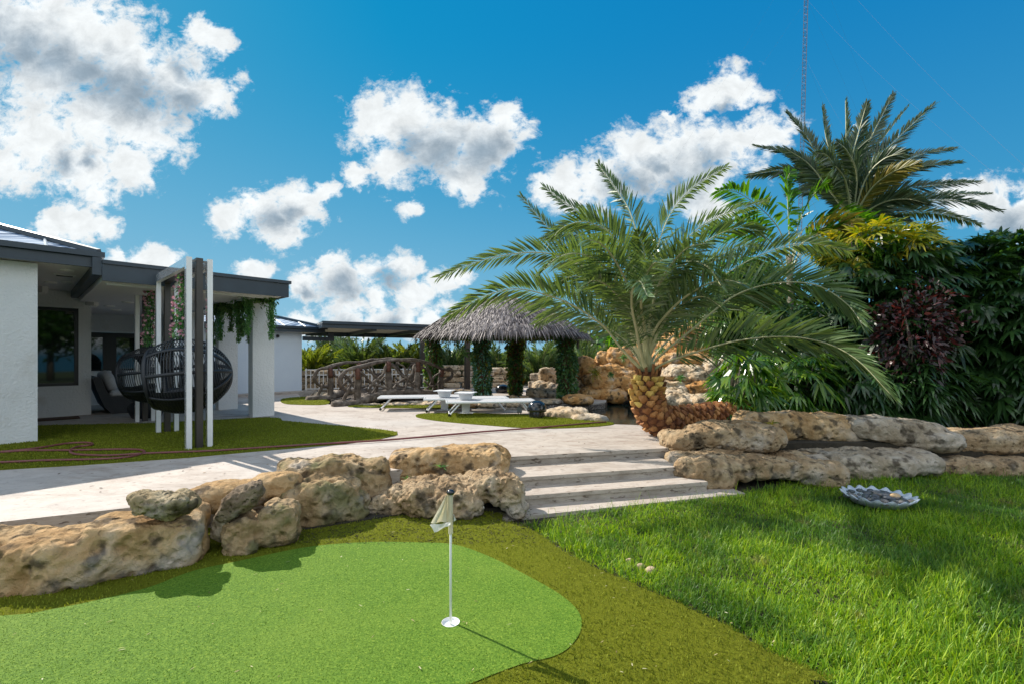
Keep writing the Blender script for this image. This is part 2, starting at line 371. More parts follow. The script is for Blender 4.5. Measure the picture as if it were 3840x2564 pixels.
# ================================================================== GROUND, PATIO, POOL
LZ = -0.10
g = Geo(); g.add([(-900, -30, LZ - .02), (900, -30, LZ - .02), (900, 1500, LZ - .02), (-900, 1500, LZ - .02)], [(0, 1, 2, 3)])
tag(g.build('ground', M['ground']), 'flat grassy ground reaching to the horizon', 'ground', kind='structure')
deck_front = [G(-900, 2100, DZ)[:2], G(-300, 1990, DZ)[:2], G(0, 1955, DZ)[:2], G(500, 1900, DZ)[:2], G(760, 1850, DZ)[:2], G(1100, 1790, DZ)[:2],
              G(1450, 1765, DZ)[:2], G(1899, 1711, DZ)[:2], G(2515, 1677, DZ)[:2], (3.6, 7.2), (4.2, 8.2)]
shore = [(3.2, 8.9), G(2560, 1612, DZ)[:2], G(2440, 1594, DZ)[:2], G(2290, 1588, DZ)[:2], G(2190, 1566, DZ)[:2], G(2050, 1548, DZ)[:2], G(1960, 1537, DZ)[:2],
         G(1700, 1532, DZ)[:2], G(1500, 1529, DZ)[:2], G(1330, 1522, DZ)[:2], G(1200, 1512, DZ)[:2], G(1130, 1490, DZ)[:2], (-8.0, 17.2), (-7.5, 26), (-30, 40), (-34, 10)]
g = Geo(); g.prism([tuple(p) for p in deck_front + shore], -.25, DZ, 0, 1)
tag(g.build('patio', [M['travertine'], M['riser']]), 'raised cream travertine patio between the house and the pool', 'patio', kind='structure')
isl = [(-4.9, 15.9), (-3.2, 14.2), (-1.0, 13.7), (1.0, 13.5), (2.2, 13.4), (2.9, 14.2), (3.0, 16), (2.6, 19), (6, 24), (-8, 26), (-7, 17.4)]
g = Geo(); g.prism(smoothpoly(isl, 4), -.3, DZ - .01, 0, 1)
tag(g.build('island_patio', [M['travertine'], M['riser']]), 'travertine island under the thatched gazebo', 'patio', kind='structure')
g = Geo(); g.add([(-9, 9, .12), (14, 8.2, .12), (14, 20, .12), (-9, 20, .12)], [(0, 1, 2, 3)])
tag(g.build('water', M['water']), 'dark still pool water reflecting the rockwork', 'water', kind='structure')
# waterline tile band along the far pool wall and the island nose
g = Geo()
def band(pts, z0, z1, th=.05):
    for a, b in zip(pts[:-1], pts[1:]):
        a, b = np.array(a), np.array(b); d = b - a; l = np.linalg.norm(d)
        g.box(((a[0] + b[0]) / 2, (a[1] + b[1]) / 2, (z0 + z1) / 2), (l, th, z1 - z0), d)
band([(1.05, 13.42), (1.6, 13.32), (2.2, 13.3), (2.75, 13.75), (2.95, 14.4)], .13, .27)
band([(2.9, 15.95), (4.2, 15.6), (5.4, 14.6), (7.5, 13.2)], .13, .30)
tag(g.build('waterline_tiles', M['tile']), 'patterned tile band along the far edge of the pool', 'tiles', kind='structure')
# steps
st = thing('stone_steps', 'three wide travertine steps leading from the lawn up to the patio', 'steps', (1.2, 5.8, LZ))
def step(fl, fr, back, z, th=.045):
    (x0, y0), (x1, y1) = fl, fr
    g = Geo(); d = nrm(np.array([x1 - x0, y1 - y0])); n = np.array([d[1], -d[0]])
    pl = [(x0 + n[0] * .02, y0 + n[1] * .02), (x1 + n[0] * .02, y1 + n[1] * .02), (x1 + back * -n[0], y1 - back * n[1]), (x0 + back * -n[0], y0 - back * n[1])]
    g.prism(pl, z - th, z, 0, 1); g.build('tread', [M['travertine'], M['riser']], st)
    g = Geo(); g.prism([(x0, y0), (x1, y1), (x1 - back * n[0] * .98, y1 - back * n[1] * .98), (x0 - back * n[0] * .98, y0 - back * n[1] * .98)], z - .25, z - th - .003, 0)
    g.build('riser', M['riser'], st)
e0, e1 = G(1880, 1712, DZ), G(2530, 1676, DZ)
g = Geo(); dd = nrm((e1 - e0)[:2]); nn = np.array([dd[1], -dd[0]])
g.prism([tuple(e0[:2] + nn * .03), tuple(e1[:2] + nn * .03), tuple(e1[:2] - nn * .25), tuple(e0[:2] - nn * .25)], DZ - .045, DZ + .004, 0, 1)
g.build('tread', [M['travertine'], M['riser']], st)
step(G(1900, 1790, .18)[:2], G(2560, 1746, .18)[:2], .75, .18)
step(G(1930, 1858, .06)[:2], G(2650, 1803, .06)[:2], .62, .06)
step(G(1860, 1942, -.06)[:2], G(2790, 1846, -.06)[:2], .9, -.06)

# turf patches on the patio
def fuzz(name, poly, n, h, w, z, m, label, holes=(), group=None, lean=.35, dens_near=True, zfun=None, ymax=None):
    P = np.array([p[:2] for p in poly]); lo, hi = P.min(0), P.max(0)
    x = rng.uniform(lo[0], hi[0], n * 3); y = rng.uniform(lo[1], hi[1], n * 3)
    if dens_near:
        keep = rng.uniform(0, 1, n * 3) < np.clip((lo[1] / np.maximum(y, .1)) ** 1.6, .05, 1); x, y = x[keep], y[keep]
    k = inpoly(x, y, poly)
    for q in holes: k &= ~inpoly(x, y, q)
    x, y = x[k][:n], y[k][:n]; N = len(x)
    zz = np.full(N, z) if zfun is None else zfun(x, y)
    a = rng.uniform(0, 2 * math.pi, N); l = np.abs(rng.normal(0, lean, N))
    d = nrm(np.stack([np.cos(a) * l, np.sin(a) * l, np.ones(N)], 1)); s_ = nrm(np.stack([-np.sin(a + rng.normal(0, 1, N)), np.cos(a), np.zeros(N)], 1))
    g = Geo(); hh = h * rng.uniform(.6, 1.3, N)
    g.strips(np.stack([x, y, zz], 1), d, s_, hh, w * rng.uniform(.7, 1.3, N), .25)
    return tag(g.build(name, m), label, 'turf pile', kind='stuff')
T1 = [G(-500, 1800, DZ), G(0, 1761, DZ), G(307, 1743, DZ), G(707, 1715, DZ), G(922, 1695, DZ), G(1300, 1663, DZ), G(1420, 1647, DZ), G(1490, 1630, DZ), G(1490, 1620, DZ), G(1443, 1612, DZ), G(1332, 1601, DZ),
      G(1166, 1587, DZ), G(1060, 1577, DZ), G(1050, 1568, DZ), G(1000, 1564, DZ), G(829, 1573, DZ), G(574, 1586, DZ), G(143, 1595, DZ), G(-300, 1612, DZ)]
T2 = smoothpoly([G(1559, 1559, DZ), G(1581, 1551, DZ), G(1680, 1549, DZ), G(1800, 1550, DZ), G(2000, 1556, DZ), G(2200, 1573, DZ), G(2303, 1587, DZ), G(2230, 1599, DZ), G(2024, 1606, DZ), G(1830, 1594, DZ), G(1664, 1580, DZ), G(1581, 1568, DZ)], 4)
T3 = smoothpoly([G(1052, 1501, DZ), G(1072, 1492, DZ), G(1166, 1487, DZ), G(1230, 1500, DZ), G(1220, 1516, DZ), G(1110, 1516, DZ), G(1066, 1512, DZ)], 4)
T4 = smoothpoly([G(1304, 1523, DZ), G(1387, 1515, DZ), G(1642, 1518, DZ), G(1700, 1522, DZ), G(1609, 1529, DZ), G(1387, 1527, DZ)], 4)
for P, lb, n in ((T1, 'long synthetic turf bed in front of the porch', 70000), (T2, 'rounded turf patch under the near lounger and black dome', 16000),
                 (T3, 'small turf patch at the near foot of the log bridge', 3000), (T4, 'thin turf strip between the loungers and the rock edging', 3000)):
    g = Geo(); g.prism([tuple(p[:2]) for p in P], DZ - .05, DZ + .012)
    tag(g.build('turf_patch', M['turf_base']), lb, 'turf', kind='structure')
    fuzz('turf_pile', P, n, .028, .004, DZ + .01, M['turf'], 'short fibres of the ' + lb)

# putting green platform
GR = [G(*p) for p in [(-700, 2330), (0, 2309), (213, 2281), (409, 2240), (564, 2200), (720, 2142), (883, 2106), (1145, 2052), (1357, 2033), (1554, 2033), (1701, 2041), (1832, 2085), (1962, 2150), (2093, 2224), (2167, 2290), (2180, 2355), (2142, 2420), (2077, 2461), (1946, 2494), (1766, 2564), (1600, 2640)]]
GR = smoothpoly([p[:2] for p in GR] + [(-.4, 1.5), (-4, 1.2)], 5)
EDGE = [G(*p)[:2] for p in [(1890, 1925), (1950, 1934), (2012, 1962), (2175, 2062), (2453, 2178), (2715, 2290), (2911, 2404), (3107, 2500), (3140, 2515)]]
FR = [(-6, 1.0), (-6, 4.6), (-4.2, 4.4), (-2.5, 4.6), (-1.2, 5.4), (0.0, 5.3)] + [tuple(p) for p in EDGE] + [(1.35, 2.18), (1.0, 1.6), (.8, 1.0)]
edge = spline([(*p, 0) for p in EDGE], 60)[:, :2]
def bank(x, y):
    d = np.full(len(x), 9.0)
    for i in range(len(edge) - 1):
        a, b = edge[i], edge[i + 1]; ab = b - a; t = np.clip(((x - a[0]) * ab[0] + (y - a[1]) * ab[1]) / (ab @ ab), 0, 1)
        d = np.minimum(d, np.hypot(x - a[0] - t * ab[0], y - a[1] - t * ab[1]))
    return -.075 * np.clip(1 - d / .42, 0, 1) ** 2 * np.clip((y - 2.2) / .5, 0, 1)
HC = G(1690, 2332)
# fringe as a grid sheet that rolls over at its edge
xs, ys = np.arange(-6, 2.1, .05), np.arange(1.0, 5.6, .05)
XX, YY = np.meshgrid(xs, ys); x, y = XX.ravel(), YY.ravel(); ins = inpoly(x, y, FR).reshape(XX.shape)
zz = bank(x, y); W_ = len(xs); q = []
for j in range(len(ys) - 1):
    for i in range(W_ - 1):
        if ins[j, i] and ins[j, i + 1] and ins[j + 1, i] and ins[j + 1, i + 1] and math.hypot(xs[i] + .025 - HC[0], ys[j] + .025 - HC[1]) > .12: q.append((j * W_ + i, j * W_ + i + 1, (j + 1) * W_ + i + 1, (j + 1) * W_ + i))
g = Geo(); g.add(np.stack([x, y, zz], 1), np.array(q))
tag(g.build('fringe_turf', M['turf_base'], smooth=True), 'longer olive synthetic turf around the putting green', 'turf', kind='structure')
g = Geo(); n = len(GR)
hole_r = .058
hp = [(HC[0] + hole_r * math.cos(a), HC[1] + hole_r * math.sin(a)) for a in np.linspace(0, 2 * math.pi, 40, endpoint=False)]
bm = bmesh.new(); vs = [bm.verts.new((p[0], p[1], .005)) for p in GR]; hv = [bm.verts.new((p[0], p[1], .005)) for p in hp]
es = [bm.edges.new((vs[i], vs[(i + 1) % n])) for i in range(n)] + [bm.edges.new((hv[i], hv[(i + 1) % 40])) for i in range(40)]
bmesh.ops.triangle_fill(bm, edges=es, use_beauty=True, use_dissolve=False)
bm.normal_update()
for f in bm.faces:
    if f.normal.z < 0: f.normal_flip()
me = bpy.data.meshes.new('putting_green'); bm.to_mesh(me); bm.free(); me.materials.append(M['green'])
pg = bpy.data.objects.new('putting_green', me); COL.objects.link(pg); tag(pg, 'smooth bright green putting surface', 'putting green', kind='structure')
q = np.array(q)
fuzz('fringe_pile', FR, 190000, .028, .0028, 0, M['turf'], 'olive fibres standing around the putting green', holes=[GR, hp], zfun=bank)
M['green_pile'] = mat('putting_fibre', [(.1, (.025, .075, .003)), (.5, (.070, .160, .008)), (.88, (.15, .235, .015)), (1, (.42, .44, .10))], 3, .75, island=.75, trans=.25, tcol=(1.3, 1.2, .4), spec=.08)
N = 170; yl = rng.uniform(2.35, 5.0, N) ** 1.0; xl = rng.uniform(-1.1, .75, N) * yl; kk = inpoly(xl, yl, FR); xl, yl = xl[kk], yl[kk]; N = len(xl); al_ = rng.uniform(0, 6.28, N); g = Geo()
g.strips(np.stack([xl, yl, np.full(N, .016)], 1), np.stack([np.cos(al_), np.sin(al_), 0 * al_ + .05], 1), np.stack([-np.sin(al_), np.cos(al_), 0 * al_ + .2], 1), rng.uniform(.008, .045, N), rng.uniform(.0015, .0045, N), .1)
tag(g.build('leaf_litter', mat('dry_leaf_bits', [(.1, (.16, .10, .04)), (.5, (.40, .34, .16)), (.9, (.60, .55, .38))], 3, .8, island=.9)), 'scattered dry leaf bits on the putting turf', 'leaf litter', kind='stuff')
fuzz('putting_pile', GR, 260000, .0065, .0014, .004, M['green_pile'], 'very short bright fibres of the putting surface', holes=[hp], lean=.8)
N = 260; yl = rng.uniform(4.6, 11, N); xl = rng.uniform(-1.0, .25, N) * yl; kk = inpoly(xl, yl, [tuple(p) for p in deck_front + shore]) & ~inpoly(xl, yl, T1) & ~inpoly(xl, yl, T2); xl, yl = xl[kk], yl[kk]; N = len(xl); al_ = rng.uniform(0, 6.28, N); g = Geo()
g.strips(np.stack([xl, yl, np.full(N, DZ + .006)], 1), np.stack([np.cos(al_), np.sin(al_), 0 * al_ + .08], 1), np.stack([-np.sin(al_), np.cos(al_), 0 * al_ + .2], 1), rng.uniform(.015, .07, N), rng.uniform(.002, .010, N), .1)
tag(g.build('leaf_litter', mat('brown_leaf_bits', [(.1, (.05, .03, .02)), (.5, (.16, .10, .05)), (.9, (.30, .22, .12))], 3, .8, island=.9)), 'scattered brown leaf bits and twigs on the patio', 'leaf litter', kind='stuff')
# side board of the platform
g = Geo()
for a, b in zip([(1.39, 2.28), (1.37, 2.2), (1.0, 1.6)], [(1.37, 2.2), (1.0, 1.6), (.8, 1.0)]):
    a, b = np.array(a), np.array(b); g.box(((a[0] + b[0]) / 2, (a[1] + b[1]) / 2, -.055), (np.linalg.norm(b - a) + .02, .04, .10), b - a)
tag(g.build('edge_board', M['concrete']), 'grey concrete edge under the near corner of the green', 'edging')
# lawn
LAWN = [tuple(p) for p in EDGE[1:]] + [(1.45, 2.2), (1.1, 1.6), (.9, 1.0), (9, 1.0), (11, 7.0), (6.5, 7.2), (4.4, 6.6), (3.2, 6.05), (2.6, 5.75)] + [tuple(G(2300, 1903, -.08)[:2]), tuple(G(2050, 1945, -.08)[:2])]
g = Geo(); g.prism([(.6, .8), (14, .8), (14, 7.6), (-.6, 7.6), (-.6, 5)], LZ - .015, LZ, 0)
tag(g.build('lawn_soil', M['soil']), 'dark soil under the lawn grass', 'soil', kind='structure')
def lawn(n):
    P = np.array(LAWN); lo, hi = P.min(0), P.max(0)
    x = rng.uniform(lo[0], hi[0], n * 4); y = rng.uniform(lo[1], hi[1], n * 4)
    k = (x < y * 1.17 + .3) & (rng.uniform(0, 1, n * 4) < np.clip((2.6 / np.maximum(y, .1)) ** 1.5, .08, 1)) & inpoly(x, y, LAWN) & ~inpoly(x, y, FR)
    x, y = x[k][:n], y[k][:n]; N = len(x)
    hh = np.empty(N); ax = np.empty(N)
    for i in range(N):
        v = Vector((x[i] * 1.3, y[i] * 1.3, 0)); hh[i] = .5 + mn.noise(v) * .7 + .45 * mn.noise(v * 4.1); ax[i] = mn.noise(v * 2.2 + Vector((9, 3, 1))) * 5
    # tufts: pull blades towards tuft centres
    c = np.floor(x / .07) * .07 + .035 + .03 * np.sin(y * 91); e = np.floor(y / .07) * .07 + .035 + .03 * np.sin(x * 77)
    x = x * .45 + c * .55 ; y = y * .45 + e * .55
    keep = ~inpoly(x, y, FR); x, y, hh, ax = x[keep], y[keep], hh[keep], ax[keep]; N = len(x)
    a = ax + rng.normal(0, 1.3, N); l = np.abs(rng.normal(.35, .45, N))
    d = nrm(np.stack([np.cos(a) * l, np.sin(a) * l, np.ones(N)], 1))
    h = np.clip(.055 + .085 * hh, .03, .21) * rng.uniform(.5, 1.4, N)
    b = a + math.pi / 2 + rng.normal(0, .5, N)
    s_ = np.stack([np.cos(b), np.sin(b), np.zeros(N)], 1)
    g = Geo(); g.strips(np.stack([x, y, np.full(N, LZ)], 1), d, s_, h, rng.uniform(.0016, .0040, N), rng.uniform(.2, .9, N))
    # tall seed stalks and long arching blades
    k = rng.uniform(0, 1, N) < .035; n3 = int(k.sum()); a2 = rng.uniform(0, 6.28, n3); d2_ = nrm(np.stack([np.cos(a2) * .35, np.sin(a2) * .35, np.ones(n3)], 1))
    g.strips(np.stack([x[k], y[k], np.full(n3, LZ)], 1), d2_, np.stack([-np.sin(a2), np.cos(a2), 0 * a2], 1), rng.uniform(.16, .32, n3), rng.uniform(.0015, .003, n3), rng.uniform(.2, .7, n3))
    return g.build('grass', M['grass'])
tag(lawn(300000), 'long bright green lawn grass beside the putting green', 'grass', kind='stuff')
# pale stones edging between turf and lawn
for i, (px, py, r) in enumerate([(2390, 2132, .022), (2425, 2147, .03), (2345, 2110, .018)]):
    p = G(px + 12, py, LZ); 
    rock('edging_stone', ['middle small pale stone', 'largest small pale stone', 'farthest small pale stone'][i] + ' peeping out between turf and lawn', [((p[0], p[1], LZ + .01), (r * 1.6, r, .035), .4)], M['pale'], .012, .01, 6, seed=90 + i, group='stones along the turf edge', cat='stone')

# ================================================================== FOREGROUND ROCKS
def E_(x, y, hx, hy, z0, z1, rot=0.0, sq=.5, tilt=0.0): return ((x, y, (z0 + z1) / 2), (hx, hy, (z1 - z0) / 2), rot, sq, tilt)
GRP = 'boulders around the green'
rock('boulder', 'longest tan boulder with a hollow in its side, at the left border of the green',
     [E_(-3.90, 3.44, .88, .27, -.08, .32, .13, .42), E_(-2.96, 3.74, .42, .26, -.06, .40, .5, .45), E_(-3.25, 3.62, .4, .22, .1, .34, .3)], M['lime'], .017, .05, 2.4, pit=.03, seed=1, group=GRP)
rock('porous_rock', 'small pitted grey-tan rock lying on top of the longest boulder', [E_(-2.78, 3.70, .22, .15, .40, .58, .2, .7), E_(-2.93, 3.72, .10, .12, .48, .60, 0, .8)], M['lime_porous'], .011, .034, 5.5, pit=.034, seed=2, group=GRP)
rock('boulder', 'flat tan slab on the patio edge behind the dark wedge rock', [E_(-2.72, 4.42, .38, .26, .22, .46, .35, .55, .05), E_(-2.38, 4.62, .24, .22, .26, .50, .2, .6)], M['lime'], .016, .035, 2.8, pit=.014, seed=3, group=GRP)
rock('porous_rock', 'dark pitted wedge-shaped rock leaning between tan boulders', [((-2.36, 4.02, .42), (.21, .13, .10), .35, .75, .65)], M['lime_dark'], .010, .03, 6, pit=.022, seed=4, group=GRP)
rock('boulder', 'tan two-lobed rock standing on the turf below the dark wedge rock', [E_(-2.36, 4.02, .15, .16, -.05, .28, .4, .55), E_(-2.10, 4.16, .17, .17, -.03, .35, .4, .55)], M['lime_moss'], .013, .042, 3.8, pit=.024, seed=5, group=GRP)
rock('porous_rock', 'little grey-green stone wedged beside the right end of the longest boulder', [E_(-2.50, 4.02, .10, .10, .05, .33, .2, .8)], M['lime_grey'], .010, .02, 6, pit=.01, seed=6, group=GRP)
rock('boulder', 'large mossy boulder with a flat tan cap, left of the tallest slab',
     [E_(-2.02, 4.82, .40, .32, -.05, .42, .4, .55), E_(-2.10, 5.16, .46, .30, .28, .54, .35, .5), E_(-1.68, 5.30, .26, .26, .0, .50, .3, .6), E_(-1.72, 4.86, .2, .2, -.05, .25, .3, .7)], M['lime_moss'], .017, .06, 2.8, pit=.038, seed=7, group=GRP)
rock('boulder', 'big block-shaped orange-tan slab beside the top step',
     [E_(-.84, 5.98, .74, .33, .04, .49, .10, .40), E_(-.30, 5.98, .26, .30, .08, .44, .2, .5)], M['lime'], .017, .045, 2.3, pit=.028, seed=8, group=GRP)
rock('boulder', 'rough brown boulder behind the flag, tapering to the left',
     [E_(-.85, 5.12, .48, .34, -.08, .33, .15, .7), E_(-.25, 5.2, .34, .28, .06, .35, .1, .6), E_(-.0, 5.08, .13, .2, -.08, .3, 0, .6), E_(-1.28, 5.02, .34, .2, -.08, .17, .1, .8), E_(-.55, 4.92, .24, .2, -.02, .28, 0, .7)], M['lime_brown'], .014, .062, 3.8, pit=.036, seed=9, group=GRP)
rock('boulder', 'long low ledge rock with undercut front beside the bottom step',
     [B_(2.22, 3.55, 6.08, 7.0, .0, .30, .06, .5), B_(2.45, 3.0, 6.0, 6.5, -.12, .2, 0, .6), B_(3.3, 4.6, 6.2, 7.1, -.04, .25, -.03, .5), B_(3.95, 4.6, 6.18, 6.8, -.12, .2)], M['lime_brown'], .024, .055, 2.4, pit=.03, strata=.015, seed=10, group='ledge rocks by the steps')
rock('boulder', 'thick brown-grey slab resting on the ledge next to the top step', [B_(2.30, 2.9, 6.75, 7.4, .22, .54, .1, .65), B_(2.65, 4.15, 6.70, 7.5, .25, .64, -.03, .6)], M['lime_brown'], .024, .05, 2.4, pit=.03, seed=11, group='ledge rocks by the steps')
rock('boulder', 'ochre slab with a rounded top under the lady palms', [B_(3.75, 5.0, 7.3, 8.1, .28, .75, 0, .6), B_(4.7, 5.85, 7.25, 8.0, .25, .70, 0, .6)], M['lime'], .026, .05, 2.4, pit=.03, seed=12, group='ledge rocks by the steps')
rock('boulder', 'pale grey streaked slab sloping down to the right in the upper ledge', [B_(5.35, 6.9, 7.05, 7.9, .25, .68, 0, .6, -.10), B_(6.2, 6.95, 6.9, 7.6, .22, .5, 0, .65)], M['lime_grey'], .028, .045, 2.2, pit=.02, strata=.02, seed=13, group='ledge rocks by the steps')
rock('boulder', 'broad flat lower slab behind the pebble tray', [B_(4.35, 5.7, 6.55, 7.4, -.12, .27, .02, .55), B_(5.2, 6.35, 6.55, 7.4, -.06, .28, 0, .65)], M['lime_grey'], .026, .05, 2.4, pit=.03, strata=.02, seed=14, group='ledge rocks by the steps')
rock('boulder', 'shaded upper slab at the right border of the picture', [B_(6.75, 9.4, 7.1, 8.0, .12, .50, .03, .5)], M['lime_brown'], .032, .05, 2.0, pit=.03, strata=.03, seed=15, group='ledge rocks by the steps')
rock('boulder', 'low shaded slab in the grass at the right border of the picture', [B_(6.4, 8.9, 6.75, 7.5, -.15, .14, .03, .5)], M['lime_brown'], .032, .05, 2.0, pit=.03, seed=16, group='ledge rocks by the steps')
rock('boulder', 'long pale slab lying along the pool edge beside the black dome', [B_(.75, 1.75, 10.2, 11.0, .2, .50, -.45, .6), B_(1.3, 2.1, 9.8, 10.4, .15, .42, -.5, .7)], M['pale'], .035, .05, 2.0, pit=.02, seed=17, group='rocks around the pool')
g = Geo(); g.prism([(2.9, 7.1), (16, 7.2), (16, 14), (6, 13.6), (4.4, 11), (3.4, 9.2)], -.1, .34, 0)
tag(g.build('planting_bed', M['soil']), 'raised dark soil bed behind the ledge rocks', 'planting bed', kind='structure')
g = Geo(); N = 5000; x = rng.uniform(-2.6, .2, N); y = rng.uniform(4.1, 5.5, N); g.strips(np.stack([x, y, np.full(N, .004)], 1), nrm(rng.normal(0, 1, (N, 3)) * [1, 1, .2] + [0, 0, .15]), nrm(rng.normal(0, 1, (N, 3))), rng.uniform(.01, .05, N), .003, .1)
g.prism([(-2.6, 4.15), (-.9, 5.0), (0.05, 5.05), (0, 5.6), (-1.5, 5.8), (-2.7, 4.6)], -.04, .012)
tag(g.build('mulch', M['soil']), 'dark mulch and twigs in the gaps between boulders', 'mulch', kind='stuff')

# rocks round the pool, rockery
k = 0
for (a, b, t, bt, Y, dep, m, lb) in [
    (1330, 1420, 1512, 1530, 12.9, .5, 'lime_grey', 'first flat rock of the edging behind the loungers, from the bridge'),
    (1420, 1530, 1512, 1527, 12.9, .5, 'pale', 'second flat rock of the edging behind the loungers, from the bridge'),
    (1530, 1650, 1508, 1527, 12.9, .5, 'pale', 'third flat rock of the edging behind the loungers, from the bridge'),
    (1650, 1790, 1506, 1529, 12.6, .5, 'ochre', 'ochre edging rock behind the second lounger'),
    (1790, 1900, 1508, 1530, 12.5, .5, 'pale', 'edging rock seen under the near lounger'),
    (1900, 1985, 1506, 1531, 12.3, .5, 'pale', 'edging rock behind the grey outlet box'),
    (1913, 1948, 1488, 1502, 13.9, .4, 'lime_brown', 'little brown rock on the island, left of its pair'),
    (1950, 1986, 1486, 1502, 13.9, .4, 'lime_brown', 'little brown rock on the island, right of its pair'),
    (2027, 2112, 1497, 1520, 13.3, .6, 'pale', 'pale low rock at the island corner below the rightmost column'),
    (2117, 2236, 1487, 1519, 13.0, .9, 'ochre', 'rounded ochre rock on the nose of the island'),
    (1155, 1240, 1474, 1503, 15.2, .8, 'pale', 'pile of flat rocks under the left end of the log bridge'),
    (1690, 1770, 1462, 1482, 16.5, .6, 'lime_grey', 'dark flat rock between the first two ivy columns'),
    (1860, 1925, 1452, 1476, 18.0, .6, 'lime_grey', 'grey flat rock between the second and third ivy columns')]:
    k += 1; rock('pool_rock', lb, [L_(a, b, t, bt, Y, dep)], M[m], .045, .05, 2.2, pit=.015, seed=20 + k, group='rocks around the pool')
rk = [
    (1975, 2090, 1458, 1486, 15.6, 1.0, 'pale', 'low front step of pale rock just left of the rightmost ivy column', .8),
    (2010, 2095, 1436, 1468, 16.6, 1.2, 'pale', 'raised back step of pale rock just left of the rightmost ivy column', .8),
    (2030, 2080, 1380, 1425, 17.5, .7, 'pale', 'two stacked square stones left of the rightmost ivy column', .4),
    (2160, 2238, 1330, 1430, 16.0, .7, 'ochre', 'upright rounded orange slab right of the gazebo', .75),
    (2242, 2295, 1318, 1400, 16.0, .6, 'ochre', 'narrow upright orange rock right of the rounded slab', .8),
    (2285, 2375, 1298, 1400, 15.8, .7, 'ochre', 'upright orange rock with a peaked top behind the palm stems', .8),
    (2130, 2260, 1420, 1495, 15.9, 1.5, 'pale', 'pale cliff base right of the gazebo', .5),
    (2240, 2390, 1362, 1425, 15.4, 1.2, 'ochre', 'bulging ochre ledge left of the palm trunk, uppermost', .6),
    (2205, 2330, 1403, 1455, 15.2, 1.3, 'ochre', 'rounded ochre ledge left of the palm trunk, middle', .65),
    (2300, 2400, 1418, 1468, 15.0, 1.0, 'ochre', 'round ochre boulder touching the palm trunk', .8),
    (2197, 2340, 1458, 1492, 14.9, 1.2, 'ochre', 'dark ochre overhang low above the pool', .6),
    (2340, 2560, 1430, 1500, 15.4, 1.5, 'ochre', 'cliff of ochre rock hidden behind the palm trunk', .5),
    (2470, 2585, 1425, 1483, 13.9, 1.2, 'pale', 'pale overhanging ledge right of the palm trunk', .5),
    (2590, 2680, 1430, 1482, 13.6, 1.0, 'ochre', 'wedge-shaped ochre ledge right of the palm trunk', .7),
    (2495, 2680, 1322, 1372, 14.6, 1.6, 'ochre', 'wide flat ledge high in the waterfall rockwork', .5),
    (2520, 2665, 1368, 1430, 14.0, 1.4, 'pale', 'porous whitish boulder in the middle of the rockwork', .75),
    (2490, 2630, 1478, 1522, 12.7, 1.0, 'pale', 'low flat slab above the lying palm trunk', .5),
    (2620, 2720, 1484, 1520, 12.3, 1.0, 'pale', 'small pale block above the lying palm trunk', .5),
    (2660, 2800, 1340, 1500, 13.9, 1.8, 'pale', 'pale cliff behind the lady palms', .5),
    (2560, 2760, 1205, 1330, 15.2, 2.0, 'ochre', 'large orange block high behind the palm fronds', .6),
    (2730, 2860, 1170, 1300, 15.2, 2.0, 'pale', 'pitted pale block near the top of the rockwork', .6),
    (2850, 2960, 1140, 1290, 15.4, 2.0, 'ochre', 'topmost ochre block of the rockwork', .7),
    (2400, 2580, 1270, 1440, 16.6, 2.0, 'ochre', 'tall ochre rock mass behind the palm stems', .6)]
for i, (a, b, t, bt, Y, dep, m, lb, sq) in enumerate(rk):
    rock('rockwork', lb, [L_(a - 6, b + 6, t, bt + 12, Y, dep, 0, sq, random.uniform(-.06, .06)), L_(a + (b - a) * .3, b + 10, t + (bt - t) * .35, bt + 14, Y - .15, dep, .1, sq)], M[m], .055, .11, 1.5, pit=.05, strata=.05, seed=50 + i, group='rockwork of the pool waterfall')
rock('rockwork', 'rock core that carries the waterfall boulders', [B_(3.0, 5.6, 16.2, 18.5, -.2, 1.7), B_(5.2, 9.5, 15.2, 18, -.2, 2.6), B_(6.8, 9, 16.5, 18.5, 1, 3.1)], M['ochre'], .1, .2, .9, seed=80, group='rockwork of the pool waterfall')
for i, (px, py, Y, s_, lb) in enumerate([(2228, 1395, 15.1, .32, 'trailing yellow-green plant in the cleft of the rockwork'), (2290, 1402, 14.9, .16, 'small grassy tuft on the ochre ledge'), (2552, 1413, 13.6, .18, 'fern tuft under the porous whitish boulder'), (2480, 1310, 14.0, .2, 'tuft growing on the high flat ledge'), (2765, 1215, 15.0, .3, 'light green tuft high on the pitted block'), (2336, 1338, 15.5, .2, 'bluish tuft beside the peaked orange rock')]):
    c = D(px, py, Y); N = 90; g = Geo(); dv = nrm(rng.normal(0, 1, (N, 3)) + [0, -.4, .7]); g.strips(c + rng.normal(0, s_ * .12, (N, 3)) * [1, 1, 2.2 if i == 0 else 1], dv, nrm(rng.normal(0, 1, (N, 3))), s_ * rng.uniform(.5, 1.1, N), .012, .5)
    tag(g.build('rock_plant', M['fern'] if i else M['yellowleaf'], loc=c), lb, 'plant', group='plants growing on the rockwork')

